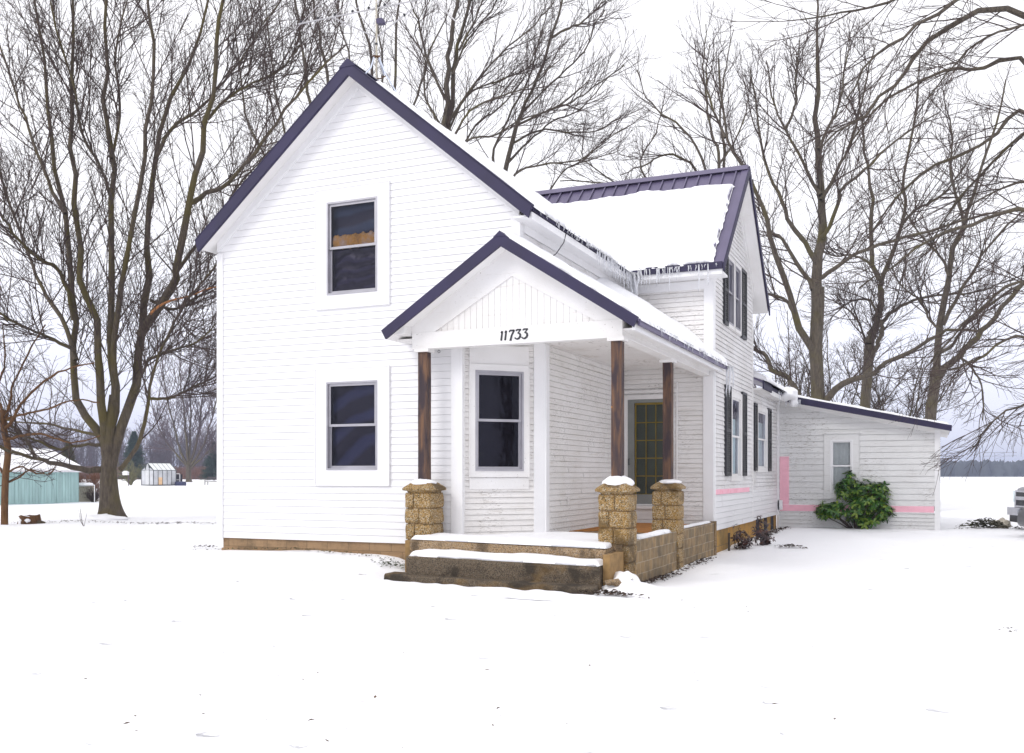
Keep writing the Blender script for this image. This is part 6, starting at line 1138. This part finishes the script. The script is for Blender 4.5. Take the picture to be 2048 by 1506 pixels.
# ---------------------------------------------------------------- television aerial on the ridge
mx_, my_ = -8.41, 14.0; zr = RZ+.02
D_ = -mx_*math.sin(R(23.5))+my_*math.cos(R(23.5))
V3 = lambda u, v, dd=0: tuple(pt(u, v, D_+dd))
aer = thing('tv_antenna', 'old pale television antenna on a braced mast at the roof peak', 'antenna', (mx_, my_, zr))
mu = 753
m_ = MB(); m_.tube([V3(mu, 160), V3(mu, 60), V3(752, -60)], .016, 8); obj('mast', m_, simple('rusty_white_pipe', (.48, .44, .36), .6, var=.3, vscale=4), aer)
m_ = MB(); m_.tube([V3(748, 114), V3(742, 135, -.5), V3(731, 147, -1.0)], .012, 5); m_.tube([V3(758, 114), V3(771, 148, -.3), V3(792, 184, -.8)], .012, 5); m_.tube([V3(756, 114, 0), V3(768, 150, .6)], .010, 5); obj('brace', m_, simple('pale_blue_brace', (.62, .68, .80), .5), aer)
m_ = MB(); m_.tube([V3(745, 157), V3(762, 157), V3(775, 150, -.2)], .010, 5); m_.tube([V3(746, 113), V3(760, 114)], .026, 6); obj('bracket', m_, 'barkorange', aer)
m_ = MB(); a_, b_ = Vector(V3(597, 48, -.5)), Vector(V3(845, -2, .6)); m_.tube([a_, b_], .013, 6); a2, b2 = Vector(V3(664, 34, -.3)), Vector(V3(752, 75)); m_.tube([a2, b2], .011, 6); m_.tube([b2, Vector(V3(845, 1, .5))], .012, 6); a3, b3 = Vector(V3(865, -4, .5)), Vector(V3(916, 47, -.5)); m_.tube([a3, b3], .011, 6); m_.tube([Vector(V3(845, -2, .6)), a3], .011, 6)
obj('boom', m_, simple('white_boom', (.50, .49, .50), .5), aer)
rodm = simple('thin_rod', (.62, .60, .64), .4)
for c in [a_.lerp(b_, t)+Vector((0, 0, .03)) for t in (.02, .15, .28, .42, .55, .62, .68, .93)]+[b2.lerp(Vector(V3(845, 1, .5)), .6), Vector(V3(753, 88))]:
    m_ = MB(); m_.sphere(c, .026, 7, 5); obj('insulator', m_, 'shutter', aer, True)
for k, t in enumerate((.02, .15, .28, .42, .55, .68, .80, .93)):
    c = a_.lerp(b_, t); l_ = 1.35-.08*k; s2 = Vector((.80, -.55, -.02)).normalized(); m_ = MB(); m_.tube([c-s2*l_*.5, c+s2*l_], .0035, 4); obj('element', m_, rodm, aer)
m_ = MB(); c = Vector(V3(762, 43)); m_.hexa([tuple(c+Vector(v)) for v in ((-.06, -.05, -.04), (.06, -.05, -.05), (.06, .05, -.05), (-.06, .05, -.04), (-.07, -.05, .04), (.04, -.05, .04), (.04, .05, .04), (-.07, .05, .04))]); m_.tube([tuple(c+Vector((.05, 0, -.04))), tuple(c+Vector((.12, 0, -.03))), tuple(c+Vector((.2, .05, 0)))], .006, 4); obj('signal_box', m_, simple('purple_box', (.04, .03, .09), .5), aer)
# wires and pylon to the right
def wire(p, q_, sag, label, r_=.012):
    m_ = MB(); p, q_ = Vector(p), Vector(q_); m_.tube([p.lerp(q_, t/16)+Vector((0, 0, -sag*4*(t/16)*(1-t/16))) for t in range(17)], r_, 4); tag(obj('overhead_wire', m_, simple('wire', (.45, .45, .47), .5)), label, 'wire', 'overhead wires behind the annex')
wire(pt(1400, 545, 60), pt(2200, 500, 34), .8, 'upper thin overhead wire crossing the trunks right of the wing', .010)
wire(pt(1400, 566, 60), pt(2200, 540, 34), .8, 'lower thin overhead wire crossing the trunks right of the wing', .010)
def pylon(u, D, h_, label):
    x, y = at(u, D); p = thing('power_pylon', label, 'pylon', (x, y, 0)); m_ = MB(); w_ = 3.4
    for s1 in (-1, 1): m_.tube([(x+s1*w_, y, 0), (x+s1*w_*.9, y, h_)], .28, 4)
    n_ = 7
    for k in range(n_):
        z0_, z1_ = h_*k/n_, h_*(k+1)/n_; m_.tube([(x-w_, y, z0_), (x+w_, y, z1_)], .16, 4)
    obj('tower_frame', m_, simple('pylon_steel', (.30, .31, .36), .5), p)
    m_ = MB(); m_.tube([(x-11, y, h_), (x+11, y, h_)], .3, 4); m_.tube([(x-11, y, h_*.86), (x+11, y, h_*.86)], .2, 4); obj('crossarm', m_, 'alu', p)
pylon(1999, 700, 17.5, 'faint twin legged power pylon above the far right forest')
# ---------------------------------------------------------------- vehicles at the right edge
def frame(u, D, yaw):
    """local frame: +x forward out of the nose, +y to its left"""
    x, y = at(u, D); z = gz(x, y); c, s_ = math.cos(yaw), math.sin(yaw)
    return (lambda a, b_, h_: (x+a*c-b_*s_, y+a*s_+b_*c, z+h_)), Vector((x, y, z))
def extrude_profile(mb, Wd_, fn, prof, half, inset):
    """car body from stations: prof = [(x, z_low, z_high)], rounded section"""
    rows = []
    for (xx, zl, zh, hw_) in prof:
        row = []
        for (yy, tz) in ((-1, .08), (-1.0, .45), (-.98, .72), (-.90, .93), (-.6, 1.), (0, 1.02), (.6, 1.), (.90, .93), (.98, .72), (1.0, .45), (1, .08), (.85, 0), (-.85, 0)):
            row.append(fn(xx, yy*hw_, zl+(zh-zl)*tz))
        rows.append(row)
    k = len(rows[0]); mb.add([q for r in rows for q in r], [(i*k+j, i*k+(j+1) % k, (i+1)*k+(j+1) % k, (i+1)*k+j) for i in range(len(rows)-1) for j in range(k)]+[tuple(range(k))[::-1], tuple(range((len(rows)-1)*k, len(rows)*k))])
def car(name, label, u, D, yaw, body_prof, cab_prof, paint, grille, wheels, wr_=.36):
    fn, o = frame(u, D, yaw); root = thing(name, label, 'car', tuple(o)); m_ = MB(); extrude_profile(m_, 1, fn, body_prof, 1, 0); obj('body', m_, paint, root, True)
    m_ = MB(); extrude_profile(m_, 1, fn, cab_prof, 1, 0); obj('cabin_glass', m_, simple('car_glass', (.03, .035, .04), .12), root, True)
    m_ = MB(); extrude_profile(m_, 1, fn, [(x_, zh-.10, zh+.012, hw_*.93) for (x_, zl, zh, hw_) in cab_prof[1:-1]], 1, 0); obj('cabin_roof', m_, paint, root, True)
    for (xx, sd_) in wheels:
        t = MB(); n_ = 20; rad = [(wr_*.62, -.11), (wr_*.95, -.11), (wr_, -.07), (wr_, .07), (wr_*.95, .11), (wr_*.62, .11)]; vs = []
        for (r_, w_) in rad:
            for j in range(n_): a = 2*math.pi*j/n_; vs.append(fn(xx+r_*math.cos(a), sd_+w_, wr_+r_*math.sin(a)))
        t.add(vs, [(i*n_+j, i*n_+(j+1) % n_, ((i+1) % 6)*n_+(j+1) % n_, ((i+1) % 6)*n_+j) for i in range(6) for j in range(n_)]); wh = obj('wheel', t, simple('tyre', (.02, .02, .02), .8), root, True)
        t = MB(); vs = [fn(xx, sd_+math.copysign(.07, sd_), wr_)]
        for j in range(n_): a = 2*math.pi*j/n_; r_ = wr_*.62*(1 if j % 4 else .8); vs.append(fn(xx+r_*math.cos(a), sd_+math.copysign(.10, sd_), wr_+r_*math.sin(a)))
        t.add(vs, [(0, 1+j, 1+(j+1) % n_) for j in range(n_)]); obj('rim', t, 'alu', wh)
    return root, fn
silver = simple('silver_paint', (.42, .42, .45), .35, .3, var=.1, vscale=2); chrome = simple('chrome', (.65, .65, .70), .2, .9); dkgrey = simple('dark_grey_paint', (.13, .13, .14), .4, .2, var=.2, vscale=2)
truck, fn = car('pickup_truck', 'silver pickup truck with black and chrome grille cut by the right edge', 2056, 24.6, R(196), [(.0, .42, 1.00, .90), (-.08, .38, 1.10, .97), (-.5, .36, 1.16, 1.0), (-1.2, .36, 1.19, 1.0), (-2.6, .36, 1.18, 1.0), (-5.4, .4, 1.2, 1.0), (-5.5, .45, 1.15, .97)],
    [(-1.25, 1.15, 1.2, .86), (-1.95, 1.15, 1.75, .80), (-2.3, 1.15, 1.80, .79), (-3.4, 1.15, 1.80, .79), (-3.65, 1.15, 1.2, .82)], silver, None, [(-.95, -.9), (-.95, .9), (-4.4, -.9), (-4.4, .9)], .40)
X = lambda m_, a0, a1, b0, b1, h0, h1: m_.hexa([fn(a0, b0, h0), fn(a1, b0, h0), fn(a1, b1, h0), fn(a0, b1, h0), fn(a0, b0, h1), fn(a1, b0, h1), fn(a1, b1, h1), fn(a0, b1, h1)])
m_ = MB(); X(m_, -.02, .05, -.62, .62, .60, 1.0); gr = obj('grille', m_, 'shutter', truck)
m_ = MB(); X(m_, .045, .075, -.64, .64, .96, 1.01); X(m_, .045, .075, -.64, .64, .76, .85); X(m_, .045, .075, -.64, .64, .575, .615); X(m_, .04, .07, -.66, -.61, .58, 1.0); X(m_, .04, .07, .61, .66, .58, 1.0); obj('chrome_bar', m_, chrome, gr)
for s_ in (-1, 1):
    m_ = MB(); X(m_, -.10, .03, min(s_*.67, s_*.90), max(s_*.67, s_*.90), .70, .99); obj('headlight', m_, 'clearglass', truck)
m_ = MB(); X(m_, -.05, .16, -.96, .96, .36, .56); obj('bumper', m_, chrome, truck); m_ = MB(); X(m_, -.05, .12, -.90, .90, .18, .36); obj('lower_bumper', m_, 'shutter', truck)
blob('vehicle_snow', fn(-.55, 0, 1.17), (.42, .8, .05), 'thin snow on the bonnet of the silver pickup', 51, amp=.2)
sedan, fn = car('grey_car', 'dark grey car nearer the camera beside the pickup, at the right edge', 2071, 21.6, R(200), [(.12, .30, .52, .62), (.02, .22, .66, .80), (-.4, .2, .74, .88), (-1.1, .2, .82, .90), (-3.4, .2, .88, .90), (-4.2, .25, .80, .86), (-4.35, .3, .7, .8)],
    [(-1.1, .8, .84, .74), (-1.9, .8, 1.36, .64), (-2.6, .8, 1.40, .63), (-3.3, .8, 1.30, .66), (-4.0, .8, .86, .72)], dkgrey, None, [(-.75, -.80), (-.75, .80), (-3.4, -.80), (-3.4, .80)], .32)
m_ = MB(); X(m_, -.02, .10, -.5, .5, .28, .46); obj('grille', m_, 'shutter', sedan)
for s_ in (-1, 1):
    m_ = MB(); X(m_, -.16, .055, min(s_*.52, s_*.76), max(s_*.52, s_*.76), .50, .62); obj('headlight', m_, 'clearglass', sedan)
m_ = MB(); X(m_, -.22, -.14, -.84, -.80, .42, .47); X(m_, -.22, -.14, .80, .84, .42, .47); obj('side_marker', m_, simple('red_marker', (.5, .03, .02), .3), sedan)
blob('vehicle_snow', fn(-.5, 0, .75), (.45, .7, .06), 'patchy snow on the bonnet of the dark grey car', 52, amp=.4)

# ---------------------------------------------------------------- cold misty air over the fields
m_ = MB(); m_.box(-1650, 1450, -130, 1650, -3, 27); hz = obj('haze', m_, 'snow'); hz['kind'] = 'stuff'; hz['label'] = 'pale winter haze over the fields'; hz['category'] = 'haze'
hm = bpy.data.materials.new('haze_air'); hm.use_nodes = True; n = hm.node_tree; n.nodes.clear(); o_ = n.nodes.new('ShaderNodeOutputMaterial'); pv = n.nodes.new('ShaderNodeVolumePrincipled')
pv.inputs['Color'].default_value = (.68, .76, 1, 1); pv.inputs['Density'].default_value = .0006; pv.inputs['Anisotropy'].default_value = 0
n.links.new(pv.outputs[0], o_.inputs['Volume']); hz.data.materials.clear(); hz.data.materials.append(hm)
